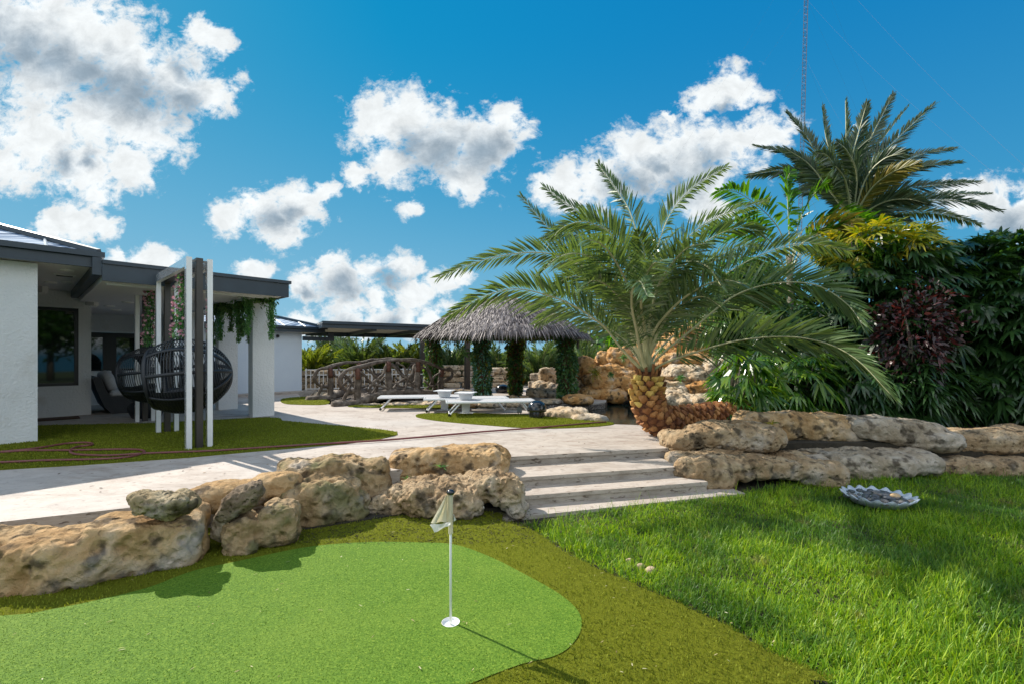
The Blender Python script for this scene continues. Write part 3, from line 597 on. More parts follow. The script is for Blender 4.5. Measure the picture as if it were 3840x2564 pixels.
# stacked limestone walls
def stone_wall(label, p0, p1, z0, rows, h, bl, m='pale', seed=0):
    random.seed(seed + 40); rg = random.Random(seed)
    p0, p1 = np.array(p0), np.array(p1); d = nrm(p1 - p0); Ln = np.linalg.norm(p1 - p0); g = Geo()
    for r_ in range(rows):
        s_ = -rg.uniform(0, bl * .6)
        while s_ < Ln - (r_ * .25 if rows > 1 else 0):
            w = bl * rg.uniform(.7, 1.3); c = p0 + d * (s_ + w / 2)
            g.box((c[0] + rg.uniform(-.04, .04), c[1] + rg.uniform(-.05, .05), z0 + h * (r_ + .5)), (w - .03, .55 + rg.uniform(-.05, .05), h - .03), d, 0, .05); s_ += w
    o = g.build('stone_wall', M[m]); return tag(o, label, 'wall')
stone_wall('stacked limestone wall behind the white fence', (-9.2, 19.6), (-3.9, 20.6), .28, 3, .27, 1.0, seed=1)
stone_wall('four-course limestone wall between the bridge and the second ivy column', (-2.9, 20.6), (-.9, 21.0), .26, 4, .26, .9, seed=2)
stone_wall('short two-course limestone wall seen right of the second ivy column', (-1.0, 21.3), (.1, 21.2), .28, 3, .3, .7, seed=3)
stone_wall('low limestone wall beyond the pool between the last two ivy columns', (.9, 20.4), (2.0, 19.8), .28, 2, .34, .8, 'lime_grey', seed=4)

# ================================================================== HOUSE
W1 = np.array([-7.64, 7.42])      # corner of the near wing wall
hs = thing('white_house', 'white stucco house with dark blue fascia, hipped metal roof and deep open porch', 'house', (-9.5, 9.5, DZ))
def part(g, name, m, parent=hs, smooth=False): return g.build(name, m, parent, smooth)
g = Geo(); g.hbox(W1, -6.5, 0, 0, .35, DZ - .2, 3.16); g.hbox(W1, -6.5, -.36, .35, 6, DZ - .2, 3.155); part(g, 'wall', M['stucco'])
W2 = np.array([-10.0, 10.95]); wz = 3.172
win = (-2.4, -.22)  # window span along d2 from W2 corner
g = Geo(); g.hbox(W2, -6, win[0], 0, .3, DZ - .2, wz); g.hbox(W2, win[1], 0, 0, .3, DZ - .2, wz); g.hbox(W2, win[0], win[1], 0, .3, 2.78, wz); g.hbox(W2, win[0], win[1], 0, .3, DZ - .2, 1.0)
g.hbox(W2, -.3, 0, .3, 6.5, DZ - .2, wz)
part(g, 'wall', M['stucco'])
g = Geo(); a, b = win
for q in ((a, a + .07, 1.0, 2.78), (b - .07, b, 1.0, 2.78), (a, b, 1.0, 1.07), (a, b, 2.71, 2.78)): g.hbox(W2, q[0], q[1], -.01, .09, q[2], q[3])
wf = part(g, 'window', M['black'])
g = Geo(); g.hbox(W2, a + .07, b - .07, .04, .06, 1.07, 2.71); g.build('pane', M['glass'], wf).location = (0, 0, 0)
g = Geo()
for q in ((a - .06, a, .94, 2.84), (b, b + .06, .94, 2.84), (a, b, .94, 1.0), (a, b, 2.78, 2.84)): g.hbox(W2, q[0], q[1], -.025, .0, q[2], q[3])
g.build('trim', M['stucco'], wf).location = (0, 0, 0)
# wing roof
CW = np.array([-6.95, 7.75]); ez = 3.18
def hip(CW, la, lb, z0, slope, fz, over_soffit, parent, seams):
    """hip corner CW; eaves run -d2 for la and +d1 for lb"""
    A = HP(CW, 0, 0, z0 + fz); Bp = HP(CW, -la, 0, z0 + fz); Cp = HP(CW, 0, lb, z0 + fz); t = min(la, lb) * .5
    T = HP(CW, -t, t, z0 + fz + slope * t); T2 = HP(CW, -la, t, z0 + fz + slope * t); T3 = HP(CW, -t, lb, z0 + fz + slope * t)
    g = Geo(); g.add([A, Bp, T2, T], [(0, 3, 2, 1)]); g.add([A, Cp, T3, T], [(0, 1, 2, 3)])
    T4 = HP(CW, -la, lb, z0 + fz + slope * t); g.add([T, T2, T4, T3], [(0, 1, 2, 3)])
    rf = g.build('roof', M['metal_roof'], parent)
    g = Geo()
    for s_ in np.arange(seams, la, seams):
        u = min(s_, t); g.tube([HP(CW, -s_, .02, z0 + fz + .02), HP(CW, -s_, u, z0 + fz + slope * u + .02)], .022, 4)
    for s_ in np.arange(seams, lb, seams):
        u = min(s_, t); g.tube([HP(CW, -.02, s_, z0 + fz + .02), HP(CW, -u, s_, z0 + fz + slope * u + .02)], .022, 4)
    g.build('seams', M['white_metal'], rf).location = (0, 0, 0)
    g = Geo(); g.tube([A + [0, 0, .03], T + [0, 0, .04]], .06, 5); g.build('hip_cap', M['fascia'], rf).location = (0, 0, 0)
    g = Geo(); f = .04
    g.hbox(CW, -la, 0, -.02, f, z0, z0 + fz - .07); g.hbox(CW, -f, .0, f, lb, z0, z0 + fz - .07)
    g.hbox(CW, -la, .07, -.09, f, z0 + fz - .067, z0 + fz + .02); g.hbox(CW, -f, .07, f, lb, z0 + fz - .067, z0 + fz + .02)
    g.build('fascia', M['fascia'], parent)
    g = Geo(); g.hbox(CW, -la, -f - .002, f + .002, lb, z0 + .03, z0 + .06); g.build('soffit', M['soffit'], parent)
hip(CW, 7.5, 4.8, ez - .03, .36, .24, .7, hs, .62)
# vents and lights in the wing soffit
g = Geo(); p = D(242, 1035, 8.62)
for sx, sy in ((0, 0),): g.box((p[0], p[1], 3.176), (.30, .18, .02), d2)
v = part(g, 'vent', M['white_metal']); g = Geo(); g.box((p[0], p[1], 3.163), (.22, .11, .012), d2); g.build('grille', M['black'], v).location = (0, 0, 0)
for px, py in ((250, 1015), (190, 1060), (252, 1060)):
    Y = (3.17 - EYE) * F / (H0 - py); p = D(px, py, Y); g = Geo(); g.lathe((p[0], p[1], 3.15), [(0.001, 0), (.09, 0), (.10, .03)], 16); part(g, 'ceiling_light', M['plastic_w'])
# porch: flat roof
C = np.array([-4.78, 9.87]); PZ = 2.93; dep = 8.6
g = Geo(); g.hbox(C, -3.0, 0, 0, .05, PZ, 3.21); g.hbox(C, -.05, 0, .05, dep, PZ, 3.21); g.hbox(C, -3.0, .04, -.04, .06, 3.213, 3.275); g.hbox(C, -.05, .04, .06, dep, 3.213, 3.275); g.hbox(C, -3.12, -3.003, .03, dep, 3.02, 3.31); part(g, 'fascia', M['fascia'])
g = Geo(); g.hbox(C, -2.98, -.052, .052, dep, PZ + .02, 3.20); part(g, 'porch_ceiling', M['soffit'])
g = Geo()
for q in ((-.30, -.28), ): g.hbox(C, -2.9, -.25, .45, .55, PZ - .012, PZ + .018); g.hbox(C, -.55, -.45, .55, dep, PZ - .012, PZ + .018)
part(g, 'ceiling_trim', M['white_metal'])
for px, py in ((478, 1136), (436, 1165), (398, 1187), (410, 1150)):
    Y = (PZ - EYE) * F / (H0 - py); p = D(px, py, Y); g = Geo(); g.lathe((p[0], p[1], PZ - .012), [(0.001, 0), (.10, 0), (.115, .03)], 16); part(g, 'ceiling_light', M['plastic_w'])
# back wall with glass doors
BW = C + dep * d1
g = Geo(); g.hbox(BW, -9, 0, 0, .3, 2.45, PZ + .1); g.hbox(BW, -.9, 0, .0, .3, DZ - .2, 2.45); g.hbox(BW, -9, -7.6, 0, .3, DZ - .2, 2.45); g.hbox(BW, -9, 0, -.03, 0, 2.40, 2.47); part(g, 'wall', M['stucco'])
for i, (a, b) in enumerate(((-7.6, -5.75), (-5.75, -3.9), (-3.9, -2.02), (-2.02, -.9))):
    g = Geo()
    for q in ((a, a + .16, DZ, 2.4), (b - .16, b, DZ, 2.4), (a, b, DZ, .45), (a, b, 2.25, 2.4)): g.hbox(BW, q[0], q[1], .02, .12, q[2], q[3])
    dr = part(g, 'glass_door', M['black']); g = Geo(); g.hbox(BW, a + .16, b - .16, .06, .08, .45, 2.25); g.build('pane', M['glass'], dr).location = (0, 0, 0)
g = Geo(); g.hbox(BW, -3.4, -2.12, -1.3, -.8, DZ, 1.26); part(g, 'counter', M['stucco']); g = Geo(); g.hbox(BW, -1.82, -.9, -1.3, -.8, DZ, 1.26); part(g, 'counter', M['stucco'])
for px, Y in ((948, 10.43), (820, 11.85), (700, 13.6)):
    X = (px - 1920) / F * Y; g = Geo(); g.hbox((X, Y), 0, .46 if Y < 11 else .44, 0, .30, DZ - .1, PZ + .02); part(g, 'column', M['stucco'])

# guest house with blue-white wall
GW = np.array([-8.12, 17.8]); gh = thing('guest_house', 'cool white guest building with a small standing-seam hip roof', 'house', (*GW, DZ))
g = Geo(); g.hbox(GW, -3.9, 0, 0, 5, DZ - .2, 2.60); g.build('wall', M['stucco2'], gh)
g = Geo(); g.hbox(GW, -3.9, .35, -.55, 0, DZ - .2, DZ + .07); g.build('plinth', M['travertine'], gh)
hip(GW + .75 * d2 - .35 * d1, 4.7, 5, 2.58, .30, .20, .6, gh, .75)
g = Geo(); g.lathe(HP(GW, -.9, -.06, 2.42), [(.001, -.05), (.05, -.05), (.06, .02), (.03, .05), (.001, .06)], 12); g.build('camera', M['black'], gh)
g = Geo(); g.hbox(GW, .0, 1.2, -.2, -.05, 2.28, 2.44); g.hbox(GW, 1.0, 1.2, -.2, -.05, 2.44, 2.62); g.build('bracket', M['fascia'], gh)
# flat pergola roof
pr = thing('pergola', 'dark flat-roofed pergola linking guest building and gazebo', 'pergola', (-4, 18, DZ))
a, b = D(1208, 1205, 17.0), D(1790, 1224, 20.2); dv = nrm((b - a)[:2]); pv = np.array([-dv[1], dv[0]]); Ln = np.linalg.norm((b - a)[:2])
def pbox(g, s0, s1, t0, t1, z0, z1):
    c = a[:2] + dv * (s0 + s1) / 2 + pv * (t0 + t1) / 2; g.box((c[0], c[1], (z0 + z1) / 2), (s1 - s0, t1 - t0, z1 - z0), dv)
g = Geo(); pbox(g, 0, Ln, 0, .12, 2.72, 2.86); pbox(g, 0, Ln, -.08, .12, 2.864, 2.97); pbox(g, 0, Ln, 5.2, 5.35, 2.62, 2.9); pbox(g, 0, .12, .12, 5.2, 2.72, 2.96); pbox(g, Ln - .12, Ln, .12, 5.2, 2.72, 2.96)
for q in (1.9, 3.8): pbox(g, q, q + .12, .12, 5.2, 2.66, 2.8)
g.build('beam', M['fascia'], pr)
g = Geo(); pbox(g, .12, Ln - .12, .12, 5.2, 2.82, 2.90); g.build('canopy', mat('cream_canopy', (.52, .49, .43), 2, .8, trans=.3), pr)
for px, Y in ((1584, 19.0), (1752, 19.2)):
    X = (px - 1920) / F * Y; g = Geo(); g.box((X, Y, (DZ + 2.75) / 2), (.19, .19, 2.75 - DZ), dv); g.build('post', M['brown_metal'], pr)

# speakers on the walls
for i, (px, py, Y, lb) in enumerate(((156, 1080, 10.0, 'white wall speaker under the near soffit, partly behind the wing wall'), (349, 1131, 11.0, 'rounded white speaker on the corner of the window wall'))):
    c = D(px, py, Y); t = thing('wall_speaker', lb, 'speaker', c, 'speakers under the eaves')
    g = Geo(); g.box(c, (.2, .18, .28), d2, 0, .05); g.build('body', M['plastic_w'], t); g = Geo(); g.box(c + [.02, -.11, 0], (.15, .03, .22), d2, 0, .012); g.build('grille', M['cushion'], t); g = Geo(); g.box(c + [-.05, .12, .12], (.04, .12, .04), d2); g.build('bracket', M['white_metal'], t)

# ================================================================== SWING FRAME AND HANGING CHAIRS
A = np.array([-4.76, 6.74]); sp = 2.15; top = 3.13
sf = thing('swing_frame', 'tall triple-slat white and brown swing frame with mirrored sides', 'frame', (*HP(A, .13, 2.1)[:2], DZ))
for (w0, w1, m, nm) in ((0, .065, 'white_metal', 'white_portal'), (.125, .205, 'brown_metal', 'brown_portal'), (.265, .33, 'white_metal', 'white_portal')):
    g = Geo(); z1 = top
    for k_ in range(3): g.hbox(A, w0, w1, k_ * sp, k_ * sp + .10, DZ - .02, z1)
    for k_ in range(2): g.hbox(A, w0, w1, k_ * sp + .10, (k_ + 1) * sp, z1 - .14, z1)
    o = g.build(nm, M[m], sf)
    g = Geo(); mm = 'mirror' if m == 'white_metal' else 'brown_metal'
    for k_ in range(3):
        for s0 in (w0 - .004, w1 + .001): g.hbox(A, s0, s0 + .003, k_ * sp + .004, k_ * sp + .096, DZ, z1 - .001 - (.14 if k_ else .0) )
    for k_ in range(2):
        for s0 in (w0 - .004, w1 + .001): g.hbox(A, s0, s0 + .003, k_ * sp + .10, (k_ + 1) * sp, z1 - .138, z1 - .003)
    g.build('side_panel', M['mirror' if m == 'white_metal' else 'brown_metal'], o).location = (0, 0, 0)
g = Geo()
for k_ in (0.05, sp + .05, 2 * sp + .05, .5 * sp, 1.5 * sp): g.hbox(A, .06, .27, k_ - .012, k_ + .012, top - .06, top - .03)
g.build('spacer', M['grey_steel'], sf)
def chair(c, yaw, label, scale=1.0):
    c = np.asarray(c, float); t = thing('hanging_chair', label, 'hanging chair', c, 'round wicker hanging chairs')
    ax = np.array([math.cos(yaw), math.sin(yaw), -.10]); ax = nrm(ax); sd = nrm(np.cross(ax, [0, 0, 1])); up = np.cross(sd, ax)
    R1, R2, R3 = .66 * scale, .74 * scale, .60 * scale   # depth, half width, half height
    def pt(lat, lon):
        """lat measured from the opening axis (0 = opening centre)"""
        return c + ax * R1 * math.cos(lat) + sd * R2 * math.sin(lat) * math.cos(lon) + up * R3 * math.sin(lat) * math.sin(lon)
    op = R(52); g = Geo()
    for i in range(36):
        la = op + (math.pi - op) * (i + .5) / 36
        g.tube([pt(la, x) for x in np.linspace(0, 2 * math.pi, 41)], .0062, 5, cap=False)
    g.build('rope_weave', M['rope'], t, True)
    for k_ in range(9):
        lo = 2 * math.pi * k_ / 9 + .25; P = np.array([pt(op + (math.pi - op) * s_, lo) for s_ in np.linspace(0, 1, 22)]); g = Geo()
        nn = nrm(P - c); tt = nrm(np.gradient(P, axis=0)); ss = np.cross(nn, tt); w = .026
        V = np.concatenate([P - ss * w + nn * .013, P + ss * w + nn * .013, P + ss * w - nn * .013, P - ss * w - nn * .013]); n_ = len(P)
        q = [(a_ * n_ + i, b_ * n_ + i, b_ * n_ + i + 1, a_ * n_ + i + 1) for i in range(n_ - 1) for a_, b_ in ((0, 1), (1, 2), (2, 3), (3, 0))]
        g.add(V, q); g.build('band', M['wicker'], t, True)
    g = Geo(); g.tube([pt(op, x) for x in np.linspace(0, 2 * math.pi, 49)], .032, 8, cap=False); g.build('rim', M['wicker'], t, True)
    g = Geo()
    # dense lower bowl
    V = []; nl, nk = 14, 24
    for i in range(nl):
        for k_ in range(nk):
            la = op + (math.pi - op) * i / (nl - 1); lo = math.pi + math.pi * (.12 + .76 * k_ / (nk - 1)); V.append(c + (pt(la, lo) - c) * .975)
    g.add(V, [(i * nk + k_, i * nk + k_ + 1, (i + 1) * nk + k_ + 1, (i + 1) * nk + k_) for i in range(nl - 1) for k_ in range(nk - 1)])
    g.build('bowl', M['wicker'], t, True)
    g = Geo(); rot = np.stack([ax, sd, up], 1); g.ell(c - up * R3 * .55 + ax * .05, (.46, .54, .13), 20, 10, rot=rot); g.build('seat_cushion', M['dcushion'], t, True)
    g = Geo(); g.ell(c - ax * .36 - up * .08, (.12, .42, .34), 20, 10, rot=rot); g.build('back_cushion', M['dcushion'], t, True)
    tp = c + up * R3; end = np.array([c[0], c[1], top - .14]); g = Geo()
    for o_ in (-.02, .02): g.tube(np.array([tp + [o_, 0, -.02], end + [o_, 0, 0]]), .008, 5)
    g.tube([end + [-.03, 0, -.02], end + [.03, 0, -.02]], .02, 6)
    g.build('hanger', M['black'], t); return tp, end
vines = []
cA = HP(A, .16, 1.12, 1.35) + [.07, 0, 0]; cB = HP(A, .16, 3.28, 1.32) + [-.02, 0, 0]
vines.append(chair(cA, R(205), 'near round grey-rope hanging chair between the front posts of the swing frame', 1.0))
vines.append(chair(cB, R(196), 'far dark hanging chair turned left in the rear bay of the swing frame', .90))
for i, (tp, end) in enumerate(vines):
    t = thing('flower_garland', ['thick pink flower garland above the near hanging chair', 'thinner pink flower garland above the far hanging chair'][i], 'flowers', tp, 'garlands on the swing frame')
    N = 520; s_ = rng.uniform(0, 1, N); base = tp + (end - tp) * s_[:, None]; wd = .05 + .07 * (1 - s_); a_ = rng.uniform(0, 6.28, N)
    base = base + np.stack([np.cos(a_) * wd, np.sin(a_) * wd, 0 * a_], 1) * rng.uniform(.2, 1, (N, 1)) + [-.02, -.03, .02]
    g = Geo(); g.strips(base, nrm(rng.normal(0, 1, (N, 3)) + [0, 0, -.5]), nrm(rng.normal(0, 1, (N, 3))), .06, .014, .3); g.build('leaves', M['fern'], t)
    g = Geo(); N = 85
    s_ = rng.uniform(0, 1, N); base = tp + (end - tp) * s_[:, None]; a_ = rng.uniform(0, 6.28, N); base = base + np.stack([np.cos(a_) * .11, np.sin(a_) * .11, 0 * a_], 1) + [-.02, -.03, .03]
    for p in base:
        n_ = nrm(rng.normal(0, 1, 3) + [.3, -1, .2]); u = nrm(np.cross(n_, [0, 0, 1])); v_ = np.cross(n_, u); r_ = .026
        an = np.linspace(0, 2 * math.pi, 6)[:5]; dd_ = np.cos(an)[:, None] * u + np.sin(an)[:, None] * v_; ss = -np.sin(an)[:, None] * u + np.cos(an)[:, None] * v_
        g.strips(np.repeat(p[None], 5, 0), nrm(dd_ + n_ * .4), ss, r_ * 1.3, .012, 0)
    g.build('blossoms', M['pink'], t)

# sofas, ottoman, mat
def sofa(c, ax, w, label, cm, kind):
    c = np.asarray(c, float); t = thing('sofa', label, 'sofa', c, None); ax = nrm(np.array([ax[0], ax[1], 0.0])); sd = np.array([-ax[1], ax[0], 0]); U = np.array([0, 0, 1.0])
    def bx(g, a0, a1, s0, s1, z0, z1, bev, m=0): g.box(c + ax * (a0 + a1) / 2 + sd * (s0 + s1) / 2 + U * (z0 + z1) / 2, (a1 - a0, s1 - s0, z1 - z0), ax, m, bev)
    g = Geo(); 
    # curved shell: profile sweep of the back
    prof = [(-.02, .0), (-.16, .18), (-.22, .36), (-.30, .60), (-.36, .86), (-.30, .90), (-.22, .86), (-.14, .6), (-.05, .42), (.75, .40), (.80, .30), (.78, .12), (.70, 0)]
    V = []; n_ = len(prof)
    for s_ in (-w / 2, w / 2):
        for a_, z_ in prof: V.append(c + ax * a_ + sd * s_ + U * z_)
    q = [(i, (i + 1) % n_, n_ + (i + 1) % n_, n_ + i) for i in range(n_)] + [tuple(range(n_))[::-1], tuple(range(n_, 2 * n_))]
    g.add(V, q); g.build('shell', M['wicker'], t)
    g = Geo(); bx(g, -.06, .78, -w / 2 + .04, w / 2 - .04, .40, .56, .05); g.build('seat_cushion', M[cm], t)
    k_ = max(1, int(w / .8))
    for i in range(k_):
        s0 = -w / 2 + .05 + (w - .1) / k_ * i; cc = c + ax * -.04 + sd * (s0 + (w - .1) / k_ / 2) + U * .76; g = Geo()
        th = R(18); X3 = ax * math.cos(th) + U * math.sin(th); Z3 = -ax * math.sin(th) + U * math.cos(th); g.ell(cc, (.13, (w - .1) / k_ / 2, .27), 20, 10, rot=np.stack([X3, sd, Z3], 1), sq=.6); g.build('back_cushion', M[cm], t, True)
p = G(395, 1549, DZ); sofa((p[0] - .25, p[1] + .4, DZ), d2, 1.4, 'dark wicker sofa with light grey cushions beside the window wall', 'cushion', 0)
p = G(455, 1500, DZ); sofa((p[0] - .3, p[1] + .6, DZ), -d1, 1.9, 'low black sofa at the back of the porch', 'dcushion', 1)
p = G(492, 1570, DZ); t = thing('ottoman', 'round dark wicker ottoman behind the rear post of the swing frame', 'ottoman', (p[0] + .1, p[1] + .3, DZ))
g = Geo(); g.lathe((p[0] + .1, p[1] + .3, DZ), [(.26, 0), (.33, .14), (.34, .24), (.28, .36), (.001, .37)], 24); g.build('shell', M['wicker'], t, True); g = Geo(); g.lathe((p[0] + .1, p[1] + .3, DZ + .372), [(.24, 0), (.27, .03), (.24, .06), (.001, .07)], 24); g.build('cushion', M['dcushion'], t, True)
p = G(180, 1573, DZ); g = Geo(); g.box((p[0], p[1], DZ + .016), (1.0, .5, .02), d2, 0, .008); tag(g.build('door_mat', M['mat']), 'brown doormat on the porch floor below the window', 'mat')

# hanging ferns at the column
def fern(c, w, drops, label, big=False):
    c = np.asarray(c, float); t = thing('hanging_plant', label, 'plant', c, 'hanging plants under the porch roof')
    N = 700; base = c + rng.normal(0, 1, (N, 3)) * [w * .5, w * .35, .07]; g = Geo(); g.strips(base, nrm(rng.normal(0, 1, (N, 3)) + [0, 0, -.2]), nrm(rng.normal(0, 1, (N, 3))), .08, .02, .4); g.build('foliage', M['vine'], t)
    for (dx, dy, L0, m) in drops:
        N = int(420 * L0) + 60; s_ = rng.uniform(0, 1, N) ** .9; wd = .055 * (1 - s_ * .6)
        base = c + [dx, dy, 0] + np.stack([rng.normal(0, 1, N) * wd, rng.normal(0, 1, N) * wd, -s_ * L0], 1); g = Geo()
        g.tube([c + [dx, dy, .05], c + [dx + .01, dy, -L0 * .5], c + [dx, dy, -L0]], .012, 5); g.strips(base, nrm(rng.normal(0, 1, (N, 3)) + [0, 0, -1.2]), nrm(rng.normal(0, 1, (N, 3))), .055, .012, .3); g.build('trailing_stem', M[m], t)
fern(D(975, 1108, 10.15), .3, [(-.27, 0, .85, 'fern'), (.22, .05, .95, 'fern'), (.27, 0, .8, 'fern'), (-.22, 0, .6, 'fern')], 'green trailing plant draped over the front porch column')
fern(D(925, 1135, 10.6), .25, [(-.1, 0, .75, 'vine'), (.05, 0, .9, 'vine'), (.12, .05, 1.0, 'vine'), (-.2, 0, .55, 'fern')], 'dark trailing plant directly left of the front porch column')
fern(D(866, 1150, 11.2), .35, [(-.25, 0, .8, 'fern'), (.0, 0, .6, 'vine'), (.18, 0, .85, 'fern'), (.28, 0, .7, 'fern')], 'pale trailing plant over the second porch column')
fern(D(815, 1155, 11.4), .2, [(-.1, 0, .9, 'vine'), (.05, 0, .7, 'vine_teal')], 'greyish trailing plant right behind the nearest swing post')

# ================================================================== HOSE
def rp(X, Y): return (X / 1.627, 1600 + Y / 1.627)
h1 = [(-200, 1712)] + [rp(*q) for q in ((0, 150), (100, 142), (250, 125), (400, 98), (520, 92), (568, 98), (560, 110), (460, 118), (420, 145), (450, 165), (560, 171), (700, 172), (890, 158), (1300, 145), (1650, 120), (2115, 92))] + [(1387, 1652), (1487, 1645), (1640, 1632), (1802, 1617), (1996, 1604), (2150, 1590), (2273, 1580)]
h2 = [(-200, 1690)] + [rp(*q) for q in ((0, 156), (150, 140), (300, 142), (580, 137), (760, 134), (860, 136), (890, 150), (850, 168), (760, 186), (600, 196), (300, 200), (0, 215))] + [(-200, 1738)]
ho = thing('garden_hose', 'dark red garden hose looped on the turf and stretched across the patio', 'hose', G(547, 1697, DZ))
for pts in (h1, h2):
    g = Geo(); P = np.array([G(x, y, DZ + .03) for x, y in pts])
    for _ in range(4): P = np.concatenate([P[:1], np.stack([P[:-1] * .75 + P[1:] * .25, P[:-1] * .25 + P[1:] * .75], 1).reshape(-1, 3), P[-1:]])
    P[:, 2] = DZ + .03; g.tube(P, .0155, 8); g.build('hose_run', M['hose'], ho, True)

# ================================================================== FLAG AND CUP
fl = thing('golf_flag', 'small cream golf flag on a thin white pole in the putting cup', 'flag', (HC[0], HC[1], 0))
g = Geo(); g.tube([(HC[0], HC[1], -.10), (HC[0], HC[1], .35), (HC[0], HC[1], .82)], [.0085, .0078, .0075], 12); g.build('pole', M['plastic_w'], fl, True)
g = Geo(); g.lathe((HC[0], HC[1], .815), [(.001, -.012), (.02, -.01), (.026, 0), (.024, .012), (.012, .02), (.001, .022)], 20); g.build('knob', M['plastic_b'], fl, True)
g = Geo()
u = lambda X, Y: D(1500 + X / 2.6125, 1800 + Y / 2.6125, 2.885)
w0 = [u(528, 150), u(528, 400), u(498, 406), u(495, 405), u(458, 400), u(455, 150)]
def cloth(rows, m, nm):
    g = Geo(); V = np.array(rows); r_, c_ = V.shape[:2]
    for i in range(r_):
        for j in range(c_): V[i, j, 1] += .010 * math.sin(j * 1.3 + i * .5)
    back = V + [0, .0012, 0]; n_ = r_ * c_
    q = [(i * c_ + j, i * c_ + j + 1, (i + 1) * c_ + j + 1, (i + 1) * c_ + j) for i in range(r_ - 1) for j in range(c_ - 1)]
    g.add(V.reshape(-1, 3), q); g.add(back.reshape(-1, 3), [x[::-1] for x in q]); g.build(nm, m, fl, True)
def quad(a_, b_, c_, d_, n1=8, n2=6):  # a-b top, d-c bottom
    return [[(a_ * (1 - s_) + b_ * s_) * (1 - t_) + (d_ * (1 - s_) + c_ * s_) * t_ for s_ in np.linspace(0, 1, n1)] for t_ in np.linspace(0, 1, n2)]
cloth(quad(u(458, 145), u(498, 142), u(498, 404), u(458, 404), 3), M['flag'], 'flag_sleeve')
g = Geo(); g.tube([(HC[0], HC[1], .56), (HC[0], HC[1], .80)], .0145, 14, cap=False); g.build('sleeve', M['flag'], fl, True)
cloth(quad(u(450, 146), u(459, 145), u(459, 402), u(300, 420)), M['flag'], 'flag_cloth')
cloth([[p + [0, -.012, 0] for p in row] for row in quad(u(296, 428), u(498, 404), u(498, 425), u(338, 504))], M['flag_w'], 'flag_fold')
cloth(quad(u(524, 330), u(530, 335), u(551, 382), u(524, 408), 4, 4), M['flag_w'], 'flag_corner')
cu = thing('golf_cup', 'white plastic cup sunk into the putting green', 'cup', (HC[0], HC[1], -.05))
g = Geo(); g.lathe((HC[0], HC[1], 0), [(.001, -.012), (.050, -.012), (.0525, -.010), (.0535, .004), (.0575, .004), (.0575, -.06), (.001, -.06)], 40); g.build('liner', M['plastic_w'], cu, True)
tag(cu, 'white plastic cup sunk into the putting green around the flag pole', 'cup')
for i, (px, py) in enumerate(((1798, 1913), (1809, 1909))):
    p = G(px, py, .02); g = Geo(); g.ell((p[0], p[1], .04), (.0215,) * 3, 16, 10); tag(g.build('golf_ball', M['plastic_w'], smooth=True, loc=(p[0], p[1], .02)), ['left of two white golf balls under the brown boulder', 'right of two white golf balls under the brown boulder'][i], 'golf ball', 'golf balls by the boulder')

# ================================================================== PEBBLE TRAY
tc = np.array([4.34, 5.46, LZ + .04]); tr = thing('pebble_tray', 'pale blue-grey scalloped clam dish filled with river pebbles', 'dish', tc)
wb = lambda a, i: 1 + (.035 * math.cos(a * 16) if i in (2, 3, 4) else 0)
g = Geo(); V = []; prof = [(.001, 0), (.27, 0), (.33, .06), (.375, .10), (.355, .10), (.31, .06), (.25, .03), (.001, .03)]; sg = 128
for i, (r_, z_) in enumerate(prof):
    for k_ in range(sg):
        a_ = 2 * math.pi * k_ / sg; f = 1 + (.035 if 2 <= i <= 5 else 0) * math.cos(a_ * 17); zz_ = z_ + (.018 if i in (3, 4) else .008 if i in (2, 5) else 0) * math.cos(a_ * 17)
        V.append(tc + [r_ * f * math.cos(a_), r_ * f * .92 * math.sin(a_), zz_])
g.add(V, [(i * sg + k_, i * sg + (k_ + 1) % sg, (i + 1) * sg + (k_ + 1) % sg, (i + 1) * sg + k_) for i in range(len(prof) - 1) for k_ in range(sg)])
g.build('dish', mat('pale_blue_ceramic', [(.3, (.36, .42, .50)), (.7, (.50, .55, .60))], 6, .5), tr, True)
peb = [mat('dark_pebble', [(.2, (.035, .04, .05)), (.8, (.09, .10, .115))], 3, .5, island=.9), mat('brown_pebble', [(.2, (.10, .085, .08)), (.8, (.2, .18, .17))], 3, .55, island=.9), mat('amber_pebble', (.50, .34, .18), 3, .4)]
for i in range(62):
    a_, r_ = random.uniform(0, 6.28), .33 * math.sqrt(random.random()); s_ = random.uniform(.022, .042); g = Geo(); rz = random.uniform(0, 3.14); c_, s2 = math.cos(rz), math.sin(rz)
    if i == 0: a_, r_, s_ = -.1, .19, .05
    pz = .065 + random.uniform(0, .035) * (1 - r_ / .36) + (.02 if i == 0 else 0)
    pp = tc + [r_ * math.cos(a_), r_ * math.sin(a_) * .9, pz]
    g.ell(pp, (s_ * 1.35, s_, s_ * .6), 10, 6, rot=[[c_, -s2, 0], [s2, c_, 0], [0, 0, 1]])
    o = g.build('pebble', peb[2] if i == 0 else peb[0 if random.random() < .7 else 1], smooth=True, loc=pp)
    tag(o, 'round amber pebble lying in the scalloped dish' if i == 0 else 'smooth dark or grey-brown river pebble in the scalloped dish', 'pebble', 'pebbles in the dish' if i else None)

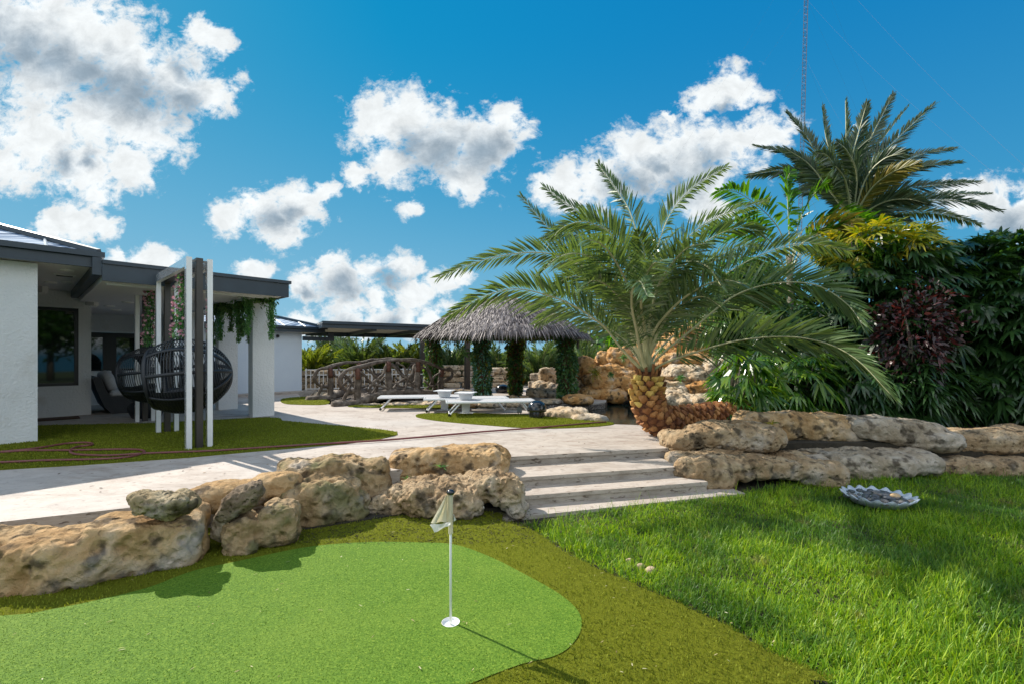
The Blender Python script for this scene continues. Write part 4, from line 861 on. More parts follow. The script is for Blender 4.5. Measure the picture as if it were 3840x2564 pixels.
# ================================================================== BLACK DOME, OUTLET BOX
p = G(2014, 1565, DZ + .01); t = thing('pool_vent', 'glossy black mushroom-shaped vent cap on the turf patch', 'vent', (p[0], p[1] + .1, DZ)); c = (p[0], p[1] + .1, DZ + .01)
g = Geo(); g.lathe(c, [(.172, 0), (.172, .12), (.165, .165)], 32); g.build('base', M['plastic_b'], t, True)
g = Geo(); g.lathe(c, [(.16, .15), (.215, .135), (.222, .16), (.215, .215), (.19, .29), (.14, .345), (.07, .375), (.001, .385)], 36); g.build('cap', M['plastic_b'], t, True)
p = G(1948, 1553, DZ); t = thing('outlet_box', 'small grey weatherproof outlet box beside the black vent', 'outlet box', (p[0], p[1], DZ))
g = Geo(); g.box((p[0], p[1], DZ + .12), (.125, .08, .14), (1, 0), 0, .012); g.build('box', M['grey_steel'], t); g = Geo()
for q in (-.03, .03): g.tube([(p[0] + q, p[1], DZ - .02), (p[0] + q, p[1], DZ + .06)], .012, 8)
g.build('conduit', M['grey_steel'], t)
p = G(1888, 1470, DZ); t = thing('landscape_speaker', 'small black dome on the island between the second and third ivy columns', 'speaker', (p[0], 18.5, DZ)); g = Geo(); g.ell((p[0] * 1.05, 17.6, DZ + .12), (.3, .25, .2), 16, 8); g.build('dome', M['plastic_b'], t, True)
g = Geo(); g.box((p[0] * 1.05, 17.6, DZ + .02), (.5, .4, .08), (1, 0)); g.build('foot', M['plastic_b'], t)

# ================================================================== LOUNGERS AND SIDE TABLES
def lounger(p, yaw, label):
    t = thing('sun_lounger', label, 'sun lounger', (0, 0, 0), 'white loungers by the pool'); Lx, W = 2.1, .68; hgt = .315
    g = Geo()
    for s_ in (-1, 1): g.box((Lx / 2, s_ * W / 2, hgt), (Lx, .03, .038), (1, 0), 0, .006)
    for x_ in (.02, Lx - .02): g.box((x_, 0, hgt), (.03, W - .04, .036), (1, 0))
    g.build('frame', M['white_metal'], t)
    g = Geo(); g.box((Lx / 2, 0, hgt + .012), (Lx - .05, W - .045, .012), (1, 0)); g.build('sling', M['cushion'], t)
    for x0, x1 in ((.33, .08), (Lx - .33, Lx - .10)):
        for s_ in (-1, 1):
            g = Geo(); g.tube([(x0, s_ * (W / 2 - .03), hgt - .02), (x1, s_ * (W / 2 - .005), .03)], .02, 4); lg = g.build('leg', M['white_metal'], t)
            if x0 < 1:
                g = Geo(); g.tube([(x1, s_ * (W / 2 - .005) - .02, .035), (x1, s_ * (W / 2 - .005) + .02, .035)], .034, 14); g.build('wheel', M['plastic_b'], lg)
        g = Geo(); g.tube([(x1, -W / 2, .05), (x1, W / 2, .05)], .016, 6); g.build('crossbar', M['white_metal'], t)
    t.location = (p[0], p[1], DZ + .01); t.rotation_euler = (0, 0, yaw)
lounger((-1.55, 10.75), R(9), 'nearest white lounger, with its legs on the turf patch')
lounger((-2.2, 11.5), R(9), 'middle white lounger, behind the nearest one')
lounger((-3.45, 11.95), R(9), 'leftmost white lounger, near the log bridge')
def side_table(p, yaw, label):
    t = thing('side_table', label, 'side table', (0, 0, 0), 'white side tables between loungers'); m = M['white_metal']
    g = Geo(); g.box((0, 0, .50), (.44, .44, .016), (1, 0), 0, .004); g.build('table_top', m, t)
    g = Geo(); V = [(-.20, .0, .492), (.20, .0, .492), (.11, .0, .27), (-.11, .0, .27)]; V2 = [(a_, .012, z_) for a_, _, z_ in V]; fc = [(0, 1, 2, 3), (7, 6, 5, 4), (0, 4, 5, 1), (1, 5, 6, 2), (2, 6, 7, 3), (3, 7, 4, 0)]
    g.add(V + V2, fc); V = [(-.11, .0, .27), (.11, .0, .27), (.09, .0, .014), (-.09, .0, .014)]; g.add(V + [(a_, .012, z_) for a_, _, z_ in V], fc); g.build('stem', m, t)
    g = Geo(); g.box((0, .1, .007), (.36, .36, .012), (1, 0), 0, .003); g.build('base_plate', m, t)
    t.location = (p[0], p[1], DZ + .012); t.rotation_euler = (0, 0, yaw)
p = D(1660, 1538, 11.4); side_table((p[0], 11.7), R(-12), 'white side table behind the middle lounger, further left')
p = D(1745, 1552, 10.95); side_table((p[0], 11.05), R(-12), 'white side table behind the nearest lounger, further right')

# ================================================================== LOG BRIDGE
br = thing('log_bridge', 'rustic arched footbridge of crooked weathered logs', 'bridge', (-4.2, 14.6, DZ))
def wob(P, amp, n=14, seed=0):
    Q = spline(P, n); o = Vector((seed * 2.1, 3.3, seed))
    for i in range(n): Q[i] += np.array(mn.noise_vector(Vector(Q[i]) * 2.2 + o)) * amp * (0.3 if i in (0, n - 1) else 1)
    return Q
near = [D(1341, 1516, 13.2), D(1457, 1482, 13.9), D(1565, 1477, 14.6), D(1654, 1472, 15.3)]; ntop = [1379, 1354, 1356, 1384]
far = [D(1239, 1494, 15.0), D(1346, 1474, 15.8), D(1457, 1466, 16.6), D(1550, 1462, 17.4)]; ftop = [1378, 1360, 1350, 1362]
for si, (bs, tp) in enumerate(((near, ntop), (far, ftop))):
    tops = [D(1920 + b_[0] / b_[1] * F, y_, b_[1]) for b_, y_ in zip(bs, tp)]; dirv = nrm(bs[-1] - bs[0]); dirv[2] = 0
    for i, (b_, t_) in enumerate(zip(bs, tops)):
        g = Geo(); P = wob([b_ - [0, 0, .15], (b_ + t_) / 2, t_], .05, 10, i + si * 5); g.tube(P, np.linspace(.115, .085, 10) * (1 + .1 * np.sin(np.arange(10) * 2)), 9); pp = g.build('post', M['bark'], br, True)
        g = Geo(); P2 = P[6:] + [.02, -.035, 0]; g.tube(P2, .075, 8); g.build('heartwood', M['redwood'], pp, True).location = (0, 0, 0)
    # handrail with curled ends
    s0 = bs[0] + [0, 0, .42]; e0_ = bs[-1] + [0, 0, .40]
    P = [s0 + dirv * .05, s0 - dirv * .30 + [0, 0, .02], s0 - dirv * .52 + [0, 0, .25], s0 - dirv * .40 + [0, 0, .52], tops[0] + [0, 0, .03]] + [t_ + [0, 0, .03] for t_ in tops[1:-1]] + [tops[-1] + [0, 0, .03], e0_ + dirv * .42 + [0, 0, .35], e0_ + dirv * .48 + [0, 0, .12], e0_ + dirv * .2, e0_]
    g = Geo(); Q = wob(P, .05, 70, si); g.tube(Q, .055 + .012 * np.sin(np.arange(70) * .55), 9); g.build('handrail', M['bark'], br, True)
    rgn = random.Random(si + 3)
    for i in range(3):
        a_, b_, c_, d_ = bs[i], bs[i + 1], tops[i], tops[i + 1]
        for k_, (P, r_) in enumerate((([a_ + [0, 0, .1], (a_ + d_) / 2 + [0, 0, -.12], d_ - [0, 0, .05]], .042), ([c_ - [0, 0, .08], (c_ + b_) / 2 + [0, 0, .08], b_ + [0, 0, .1]], .038), ([a_ * .45 + b_ * .55 + [0, 0, .02], (a_ + b_ + c_ + d_) / 4 + dirv * .15, c_ * .7 + d_ * .3], .033), ([a_ * .75 + b_ * .25 + [0, 0, .45], (a_ + b_) / 2 + [0, 0, .25], b_ + [0, 0, .55]], .03))):
            g = Geo(); Q = wob(P, .16, 14, i * 4 + k_ + si * 13); g.tube(Q, r_ * (1 + .15 * np.sin(np.arange(14))), 7); g.build('branch', M['bark'], br, True)
    g = Geo(); Q = wob([bs[0] - dirv * .55 + [0, 0, -.12], bs[0] - dirv * .2 + [0, -.1, .5]], .05, 10, 7 + si); g.tube(Q, .05, 7); g.build('branch', M['bark'], br, True)
    g = Geo(); P = [bs[0] - dirv * .75 + [0, 0, .02 - (bs[0][2] - DZ)], bs[0] + [0, -.12, .04], (bs[1] + bs[0]) / 2 + [0, -.12, .12], bs[1] + [0, -.12, .06], bs[2] + [0, -.12, .06], bs[3] + [0, -.12, 0]]
    Q = wob(P, .05, 40, si + 20); g.tube(Q, .12 + .02 * np.sin(np.arange(40) * .6), 10); g.build('stringer', M['bark'], br, True)
g = Geo()
for s_ in np.linspace(0, 1, 22):
    i = min(int(s_ * 3), 2); f = s_ * 3 - i; a_ = near[i] * (1 - f) + near[i + 1] * f; b_ = far[i] * (1 - f) + far[i + 1] * f; m_ = (a_ + b_) / 2; g.box((m_[0], m_[1], m_[2] - .02), (np.linalg.norm(b_ - a_), .17, .05), (b_ - a_)[:2])
g.build('plank_deck', M['bark'], br)

# ================================================================== WHITE FENCE
fn = thing('white_fence', 'low white metal picket fence left of the log bridge', 'fence', (-6.5, 17.9, DZ))
fa, fb = np.array([-8.0, 17.9]), np.array([-3.2, 18.9]); dv = nrm(fb - fa); Ln = np.linalg.norm(fb - fa)
for s_ in np.linspace(0, Ln, 5):
    c = fa + dv * s_; g = Geo(); g.box((c[0], c[1], DZ + .45), (.06, .06, .92), dv, 0, .006); g.build('post', M['fence'], fn)
for i in range(4):
    s0, s1 = Ln / 4 * i, Ln / 4 * (i + 1); g = Geo()
    for z_ in (.12, .66, .86): c = fa + dv * (s0 + s1) / 2; g.box((c[0], c[1], DZ + z_), (s1 - s0 - .06, .035, .04), dv)
    for x_ in np.arange(s0 + .17, s1 - .08, .155): c = fa + dv * x_; g.box((c[0], c[1], DZ + .49), (.03, .03, .73), dv)
    g.build('picket_panel', M['fence'], fn)

# ================================================================== GAZEBO
gz = thing('thatched_gazebo', 'thatched gazebo with a shaggy grey palm roof on thick posts', 'gazebo', (-.45, 15.6, DZ))
cols = [(-2.78, 16.2), (-.97, 14.95), (.12, 16.4), (1.73, 14.7)]
for (x, y) in cols:
    g = Geo(); g.tube([(x, y, DZ - .05), (x, y, 2.55)], .16, 12); g.build('post', M['timber'], gz, True)
g = Geo()
for a_, b_ in ((0, 1), (1, 3), (3, 2), (2, 0)):
    A_, B2 = np.array([*cols[a_], 2.42]), np.array([*cols[b_], 2.42]); g.box((A_ + B2) / 2, (np.linalg.norm(B2 - A_) + .3, .14, .18), (B2 - A_)[:2])
g.build('ring_beam', M['timber'], gz)
gc = np.array([-.28, 15.3]); gax = nrm(np.array([cols[3][0] - cols[0][0], cols[3][1] - cols[0][1]])); gay = np.array([-gax[1], gax[0]])
apex, eave = 3.66, 2.34
def roofp(th, s_):
    """s 0 apex, 1 eave"""
    c_, n_ = math.cos(th), math.sin(th); k_ = (abs(c_ / 2.78) ** 3.0 + abs(n_ / 2.2) ** 3.0) ** (-1 / 3.0)
    r_ = k_ * s_; z_ = apex - (apex - eave) * (s_ ** 1.12) + .16 * math.sin(math.pi * s_)
    q = gc + gax * r_ * c_ + gay * r_ * n_; return np.array([q[0], q[1], z_])
g = Geo(); V = []; n1, n2 = 14, 64
for i in range(n1):
    for k_ in range(n2): V.append(roofp(2 * math.pi * k_ / n2, max(.02, i / (n1 - 1))) - [0, 0, .08])
g.add(V, [(i * n2 + k_, i * n2 + (k_ + 1) % n2, (i + 1) * n2 + (k_ + 1) % n2, (i + 1) * n2 + k_) for i in range(n1 - 1) for k_ in range(n2)])
rf = g.build('roof', M['thatch_in'], gz, True)
base, dr_, sd_, LL, WW = [], [], [], [], []
for ly in range(26):
    s_ = .02 + .98 * ly / 25; cnt = int(80 + 800 * s_)
    for k_ in range(cnt):
        th = 2 * math.pi * (k_ + random.random()) / cnt; s2 = max(.01, s_ + random.uniform(-.025, .015)); p = roofp(th, s2); q = roofp(th, s2 + .05); d_ = nrm(q - p)
        d_ = nrm(d_ + np.array([random.gauss(0, .16), random.gauss(0, .16), random.gauss(.05, .09)])); sd0 = nrm(np.cross(d_, [0, 0, 1.0])) + [0, 0, random.gauss(0, .35)]
        base.append(p - d_ * .12 + [0, 0, .01]); dr_.append(d_); sd_.append(nrm(sd0)); LL.append(random.uniform(.16, .36)); WW.append(random.uniform(.008, .018))
g = Geo(); g.strips(base, dr_, sd_, LL, WW, np.array([.18 if i < len(LL) - 1400 else .45 for i in range(len(LL))])); g.build('thatch', M['thatch'], rf).location = (0, 0, 0)
p = D(2167, 1292, 14.2); fl_ = thing('flood_light', 'small tilted flood light under the right eave of the gazebo', 'light', p)
g = Geo(); g.box(p, (.06, .06, .26), (1, .2), 0, .01); o = g.build('lamp_body', M['brown_metal'], fl_); g = Geo(); g.tube([p + [-.02, 0, .1], p + [-.15, .05, .28]], .012, 6); g.build('bracket', M['black'], fl_)
def ivy(x, y, r_, h, n, mix, label, seed):
    t = thing('ivy_column', label, 'ivy', (x, y, DZ), 'ivy wrapped round the gazebo posts'); rr = np.random.default_rng(seed)
    for nm, m, share in mix:
        N = int(n * share); s_ = rr.uniform(0, 1, N); a_ = rr.uniform(0, 6.28, N); 
        bl = np.array([mn.noise(Vector((math.cos(u_) * 1.5 + seed, math.sin(u_) * 1.5, v_ * 5))) for u_, v_ in zip(a_, s_)])
        rad = r_ * (.72 + .5 * bl + rr.uniform(-.12, .2, N)) * (1 + .35 * np.clip(s_ - .85, 0, 1) * 4); P = np.stack([x + np.cos(a_) * rad, y + np.sin(a_) * rad, DZ + .02 + s_ * h], 1)
        out = np.stack([np.cos(a_), np.sin(a_), np.full(N, -.5)], 1) + rr.normal(0, .6, (N, 3)); d_ = nrm(out); sd = nrm(np.cross(d_, rr.normal(0, 1, (N, 3)))); g = Geo(); sz = rr.uniform(.05, .11, N) * (.7 if nm == 'blossoms' else 1)
        g.strips(P, d_, sd, sz, sz * .38, .3); g.build(nm, M[m], t)
ivy(*cols[0], .27, 2.1, 2600, [('leaves', 'vine', .6), ('light_leaves', 'fern', .25), ('yellow_leaves', 'vine_y', .12)], 'leftmost ivy-wrapped post, behind the end of the log bridge', 1)
ivy(*cols[1], .29, 2.1, 3000, [('leaves', 'vine', .45), ('teal_leaves', 'vine_teal', .42), ('yellow_leaves', 'vine_y', .08), ('blossoms', 'bloom', .02)], 'blue-green ivy-wrapped post with pale blue blossoms', 2)
ivy(*cols[2], .28, 2.1, 2600, [('leaves', 'vine', .5), ('light_leaves', 'fern', .22), ('yellow_leaves', 'vine_y', .10), ('orange_leaves', 'vine_o', .2)], 'ivy-wrapped post with yellow and rusty leaves', 3)
ivy(*cols[3], .30, 2.1, 3000, [('leaves', 'vine', .75), ('teal_leaves', 'vine_teal', .10), ('light_leaves', 'fern', .1)], 'rightmost and darkest ivy-wrapped post of the gazebo', 4)
gv = thing('ivy_garland', 'ivy garland running under the gazebo eaves between the posts', 'ivy', (-.4, 15, 2.4))
for nm, m, n in (('leaves', 'vine', 2600), ('yellow_leaves', 'vine_y', 700), ('light_leaves', 'fern', 500)):
    P = []
    for a_, b_ in ((0, 1), (1, 3), (3, 2), (2, 0)):
        A_, B2 = np.array([*cols[a_], 2.36]), np.array([*cols[b_], 2.36]); s_ = rng.uniform(0, 1, n // 4)[:, None]; Q = A_ * (1 - s_) + B2 * s_; Q[:, 2] -= .10 * np.sin(s_[:, 0] * math.pi) - .12 + rng.uniform(-.05, .1, len(Q)); P.append(Q + rng.normal(0, .08, Q.shape))
    P = np.concatenate(P); N = len(P); g = Geo(); g.strips(P, nrm(rng.normal(0, 1, (N, 3)) + [0, 0, -.4]), nrm(rng.normal(0, 1, (N, 3))), rng.uniform(.05, .1, N), .028, .3); g.build(nm, M[m], gv)
gv = thing('ivy_garland', 'loose ivy swag hanging from the eave down to the blue-green post', 'ivy', (-1.6, 14.9, 2.0))
P = spline([D(1700, 1262, 14.6), D(1722, 1290, 14.5), D(1745, 1318, 14.4), D(1775, 1330, 14.6), D(1800, 1310, 14.8)], 260) + rng.normal(0, .06, (260, 3)); g = Geo(); g.strips(P, nrm(rng.normal(0, 1, (260, 3))), nrm(rng.normal(0, 1, (260, 3))), .09, .03, .3); g.build('leaves', M['vine'], gv)

# ================================================================== PALMS
def frond(parent, pts, roll, L0, n, m='palm', W0=.016, name='frond', pet=True, vee=.35, start=.2, sag=.12, seed=0, rr=(.030, .006), amax=62, amin=24):
    rg = np.random.default_rng(seed + 11); P = spline(pts, 44); T = nrm(np.gradient(P, axis=0)); U = np.array([0, 0, 1.0])
    g = Geo(); g.tube(P, np.linspace(rr[0], rr[1], 44) * np.where(np.linspace(0, 1, 44) < .1, 1.5, 1), 6, 1, ell=.6)
    s_ = start + (1 - start) * (np.arange(n) + .5) / n; B_l, D_l, S_l, L_l, W_l = [], [], [], [], []
    idx = s_ * 43; i0 = np.clip(idx.astype(int), 0, 42); f = (idx - i0)[:, None]; p = P[i0] * (1 - f) + P[i0 + 1] * f; t = nrm(T[i0] * (1 - f) + T[i0 + 1] * f)
    ref = U[None] - t * (t @ U)[:, None]
    hv = np.linalg.norm(ref, axis=1, keepdims=True); side0 = nrm(np.cross(nrm(P[-1] - P[0]) * [1, 1, 0], U)); nref = nrm(np.where(hv > .25, ref, np.cross(side0[None], t)))
    b = np.cross(t, nref); c_, sn = math.cos(roll), math.sin(roll); n2 = nref * c_ + b * sn; b2 = b * c_ - nref * sn
    u = (s_ - start) / (1 - start)
    prof = np.minimum(1, .45 + u * 2.4) * (1 - .62 * np.clip(u - .35, 0, 1) / .65) ; prof *= np.where(u > .93, .8, 1)
    al = np.radians(amax + (amin - amax) * u ** .8)
    for sg in (-1, 1):
        a_ = (al + rg.normal(0, .07, n))[:, None]; v_ = (vee + rg.normal(0, .24, n))[:, None]
        d_ = nrm(np.cos(a_) * t + np.sin(a_) * (sg * b2 * np.cos(v_) + n2 * np.sin(v_))); w_ = nrm(t - d_ * np.sum(t * d_, 1, keepdims=True)); w_ = nrm(w_ + n2 * rg.normal(.0, .45, (n, 1)))
        B_l.append(p + t * rg.uniform(-.01, .01, (n, 1))); D_l.append(d_); S_l.append(w_); L_l.append(L0 * prof * rg.uniform(.88, 1.08, n)); W_l.append(W0 * (.6 + .4 * prof))
    g.strips(np.concatenate(B_l), np.concatenate(D_l), np.concatenate(S_l), np.concatenate(L_l), np.concatenate(W_l), sag + rg.uniform(0, .1, 2 * n), 0)
    return g.build(name, [M[m], M['petiole']], parent)
z7 = lambda X, Y: (1600 + X / 1.305, 500 + Y / 1.305)
PB = (D(2432, 1400, 8.0))
lp = thing('leaning_date_palm', 'big date palm with a trunk bent along the ground and arching silver-green fronds', 'palm', D(2440, 1600, 8.1))
def zf(pts, dy, roll, L0=.42, n=78, m='palm', seed=0, **k):
    """pts in picture columns/rows, dy = how far the tip stands in front of (-) or behind (+) the heart"""
    K = len(pts); P = [PB + [0, 0, -.05]]
    for i, q in enumerate(pts):
        s_ = (i + 1) / K; x, y = z7(*q); P.append(D(x, y, 8.0 + (dy * 1.55 if dy < -.55 else dy) * s_ ** 1.2))
    frond(lp, P, roll, L0 * 1.38, int(n * 1.25), m, .0180, seed=seed, start=.22, **k)
FR_ = [
 ([(960, 1060), (860, 940), (720, 845), (580, 790), (430, 762), (280, 800), (110, 892)], -1.2, .95, .46, 92),
 ([(1000, 1000), (900, 800), (760, 650), (600, 590), (430, 590), (250, 630), (55, 706)], .6, .8, .42, 88),
 ([(1000, 980), (960, 780), (860, 640), (740, 590), (640, 610), (575, 665)], -1.8, .7, .46, 74),
 ([(1020, 980), (900, 760), (740, 600), (610, 480), (460, 305)], 1.2, 1.1, .40, 76),
 ([(1040, 900), (980, 640), (860, 450), (720, 370), (575, 265)], 1.5, 1.1, .42, 76),
 ([(1060, 900), (1060, 640), (1000, 400), (930, 280), (838, 150)], 1.0, 1.25, .40, 72),
 ([(1090, 900), (1110, 650), (1180, 420), (1300, 270), (1468, 165)], .9, -1.2, .44, 76),
 ([(1100, 950), (1150, 700), (1290, 500), (1450, 400), (1670, 330)], 1.3, -1.1, .44, 78),
 ([(1050, 1080), (1025, 960), (1003, 840), (1012, 750), (1045, 726), (1082, 800)], -2.2, .5, .36, 64),
 ([(1090, 1000), (1110, 820), (1180, 690), (1280, 632), (1370, 650), (1440, 745)], -1.7, -.75, .40, 70),
 ([(1110, 1050), (1260, 860), (1450, 700), (1650, 590), (1850, 540), (2070, 575)], .2, -1.0, .50, 90),
 ([(1130, 1100), (1300, 960), (1500, 800), (1700, 735), (1900, 742), (2050, 830), (2130, 930)], -1.0, -.95, .50, 96),
 ([(1150, 1130), (1300, 1075), (1520, 1015), (1750, 995), (1950, 1025), (2110, 1110), (2270, 1275)], -1.6, -.85, .52, 100),
 ([(1040, 1000), (960, 740), (840, 560), (700, 490), (560, 520)], 1.9, .7, .40, 66),
 ([(1070, 950), (1030, 700), (930, 520), (800, 440), (690, 450), (600, 520)], -.6, .6, .42, 70),
 ([(1110, 1000), (1230, 800), (1380, 640), (1530, 560), (1640, 560)], 2.0, -.8, .44, 70),
 ([(1100, 980), (1190, 760), (1330, 560), (1500, 470), (1640, 480)], -.5, -.7, .42, 70),
 ([(1010, 1060), (900, 900), (780, 800), (660, 770), (560, 820)], 1.8, .8, .40, 64),
 ([(1120, 1080), (1250, 960), (1400, 880), (1550, 870), (1700, 940)], 2.0, -.9, .44, 66),
 ([(1060, 1020), (1000, 880), (900, 760), (820, 720), (760, 760)], -1.2, .6, .36, 54),
 ([(1100, 1050), (1180, 900), (1280, 820), (1360, 800), (1440, 850)], -1.4, -.6, .38, 56),
 ([(1070, 900), (1075, 700), (1060, 560), (1030, 480)], -.9, .1, .36, 56),
 ([(1085, 900), (1110, 700), (1150, 560), (1230, 470)], 1.9, -.2, .38, 56),
 ([(1020, 1080), (940, 1000), (850, 950), (760, 960)], 1.3, .6, .34, 46),
 ([(1050, 960), (990, 760), (920, 620), (850, 540), (780, 520)], -1.9, 0.5, .40, 62),
 ([(1060, 940), (1040, 760), (1000, 600), (940, 500), (880, 470)], 1.4, 0.5, .40, 62),
 ([(1090, 960), (1130, 760), (1200, 640), (1280, 560), (1370, 540)], -1.9, -0.5, .40, 62),
 ([(1100, 1000), (1200, 860), (1330, 760), (1450, 720), (1560, 740)], -1.9, -0.6, .40, 62),
 ([(1110, 1040), (1220, 920), (1380, 820), (1540, 790), (1680, 840)], -0.4, -0.8, .40, 68),
 ([(1030, 1020), (940, 860), (830, 740), (720, 700), (630, 740)], -0.4, 0.8, .40, 66),
 ([(1020, 1060), (900, 960), (760, 890), (640, 880), (540, 930)], 0.9, 0.8, .40, 60),
 ([(1085, 960), (1100, 800), (1090, 680), (1060, 590), (1030, 570)], 2.2, 0.2, .40, 58),
 ([(1070, 980), (1050, 860), (1060, 740), (1100, 650), (1160, 620)], -2.4, -0.2, .40, 56),
 ([(1100, 1000), (1190, 840), (1300, 700), (1420, 620), (1530, 600)], 1.6, -0.6, .40, 64),
 ([(1040, 1000), (960, 820), (850, 690), (740, 640), (650, 660)], 2.2, 0.6, .40, 62),
]
for i, (pts, dy, roll, L0, n) in enumerate(FR_): zf(pts, dy, roll, L0, n, seed=i)
# trunk with leaf-base scales
tp_ = [(2432, 1392, 8.0, .17), (2430, 1430, 8.0, .235), (2428, 1480, 8.0, .265), (2436, 1530, 8.0, .275), (2470, 1572, 8.02, .27), (2530, 1580, 8.1, .25), (2610, 1566, 8.35, .235), (2700, 1556, 8.7, .225), (2800, 1552, 9.1, .21)]
P = spline([D(a_, b_, c_) for a_, b_, c_, _ in tp_], 60); rad = np.interp(np.linspace(0, len(tp_) - 1, 60), range(len(tp_)), [q[3] for q in tp_])
g = Geo(); g.tube(P, rad * .93, 22); N = 2600; ii = rng.integers(0, 59, N); T = nrm(np.gradient(P, axis=0)); a_ = rng.uniform(0, 6.28, N)
e1_ = nrm(np.cross(T, [0, 1.0, .01])); e2_ = np.cross(T, e1_); dirs = np.cos(a_)[:, None] * e1_[ii] + np.sin(a_)[:, None] * e2_[ii]
g.strips(P[ii] + dirs * rad[ii][:, None] * .9, nrm(dirs * .5 + rng.normal(0, .6, (N, 3)) - T[ii] * .4), nrm(rng.normal(0, 1, (N, 3))), .10, .0022, .25); gt_ = g
Ls = np.concatenate([[0], np.cumsum(np.linalg.norm(np.diff(P, axis=0), axis=1))]); gy, gb = Geo(), Geo(); cnt = 0
s_ = .13; row = 0
while s_ < Ls[-1]:
    k_ = np.interp(s_, Ls, np.arange(60)); i = min(int(k_), 58); c = P[i] + (P[i + 1] - P[i]) * (k_ - i); t_ = -T[i]; r_ = np.interp(k_, np.arange(60), rad); nb = 9
    for j in range(nb):
        a0 = 2 * math.pi * (j + .5 * (row % 2)) / nb + random.gauss(0, .06); o_ = math.cos(a0) * e1_[i] + math.sin(a0) * e2_[i]; sdv = -math.sin(a0) * e1_[i] + math.cos(a0) * e2_[i]
        w = r_ * math.pi / nb * .90; h_ = .135 * random.uniform(.85, 1.15); up_ = t_; b0 = c + o_ * r_ * .88
        # a tongue: broad at the bottom of the scale, cut face at its upper end
        out_ = .075 * random.uniform(.7, 1.35) * (1.1 if s_ < .5 else .85)
        bot, top_ = b0 - up_ * h_ * .5, b0 + up_ * h_ * .45
        V = [bot - sdv * w * .25, bot + sdv * w * .25, b0 - sdv * w * .95 + o_ * .012, b0 + sdv * w * .95 + o_ * .012, top_ - sdv * w * .62 + o_ * out_ * random.uniform(.8, 1.1), top_ + sdv * w * .62 + o_ * out_ * random.uniform(.8, 1.1), top_ - sdv * w * .6 - o_ * .01, top_ + sdv * w * .6 - o_ * .01, b0 + o_ * out_ * .95 - up_ * h_ * .12 + sdv * w * random.uniform(-.2, .2)]
        fc = [(0, 1, 8), (0, 8, 2), (1, 3, 8), (2, 8, 4), (3, 5, 8), (4, 8, 5), (4, 5, 7, 6), (2, 4, 6), (3, 7, 5)]
        (gy if s_ < .46 + random.uniform(-.12, .12) and random.random() < .85 else gb).add(V, fc)
    s_ += .082 if s_ < .8 else .088; row += 1
for gg, mi_ in ((gy, 1), (gb, 2)):
    for f_, _ in gg.f: gt_.f.append((f_ + gt_.n, mi_))
    gt_.v.append(np.concatenate(gg.v)); gt_.n += gg.n
gt_.build('trunk', [M['fibre'], M['boot_y'], M['boot']], lp)
g = Geo()
for i in range(14):
    a0 = i * 2.4; o_ = np.array([math.cos(a0), math.sin(a0), 0]); b0 = D(2432, 1418, 8.0) + o_ * .15; g.tube([b0, b0 + o_ * .05 + [0, 0, .10], b0 + o_ * .07 + [0, 0, random.uniform(.16, .26)]], [.04, .03, .02], 6, ell=.5)
g.build('petiole_stubs', M['boot'], lp)

# tall palm behind
z8 = lambda X, Y: (2600 + X / 1.2065, 300 + Y / 1.2065)
B8 = D(3195, 830, 12.5)
bp_ = thing('date_palm', 'tall dark date palm rising above the hedge at the right', 'palm', (B8[0], 12.5, .3))
tips = [((600, 420), (520, 270), (425, 150), .5), ((640, 400), (600, 260), (585, 118), .8), ((680, 400), (690, 250), (688, 95), .3), ((710, 400), (745, 250), (785, 105), -.4), ((740, 400), (820, 230), (903, 65), .2), ((760, 410), (870, 250), (975, 118), .9), ((780, 420), (930, 260), (1090, 110), .0),
        ((820, 460), (1000, 350), (1190, 310), .6), ((850, 480), (1020, 400), (1205, 372), -.3), ((860, 520), (1080, 480), (1295, 462), .3), ((860, 550), (1130, 520), (1345, 515), 1.0), ((860, 580), (1150, 545), (1385, 590), -.2), ((850, 610), (1080, 600), (1300, 655), .6), ((850, 560), (960, 540), (1060, 560), -1.2),
        ((580, 440), (430, 340), (280, 300), .6), ((580, 470), (430, 410), (248, 432), .9), ((600, 480), (520, 380), (415, 310), .2), ((660, 450), (610, 350), (560, 330), -1.2), ((690, 470), (650, 400), (640, 410), -1.5), ((740, 440), (700, 330), (650, 280), -1.0), ((780, 450), (860, 360), (960, 330), -1.0), ((800, 500), (900, 420), (1010, 380), -1.2), ((760, 420), (790, 300), (850, 200), 1.2), ((640, 520), (540, 500), (430, 520), 1.0), ((830, 620), (960, 640), (1060, 720), .8)]
for i, (a_, b_, c_, dy) in enumerate(tips):
    P = [B8]; 
    for j, q in enumerate((a_, b_, c_)): x, y = z8(*q); P.append(D(x, y, 12.5 + dy * (j + 1) / 3 * 1.3))
    frond(bp_, P, random.choice((-1, 1)) * random.uniform(.7, 1.4), .56, 120, 'palm_y' if i == 21 else 'palm2', .021, seed=100 + i, start=.12, vee=.45, amax=50, amin=22, rr=(.035, .008))
g = Geo(); g.tube([(B8[0] + .1, 12.6, .2), (B8[0], 12.5, 2.5), (B8[0], 12.5, B8[2] - .1)], [.26, .24, .3], 14); g.build('trunk', M['boot'], bp_, True)

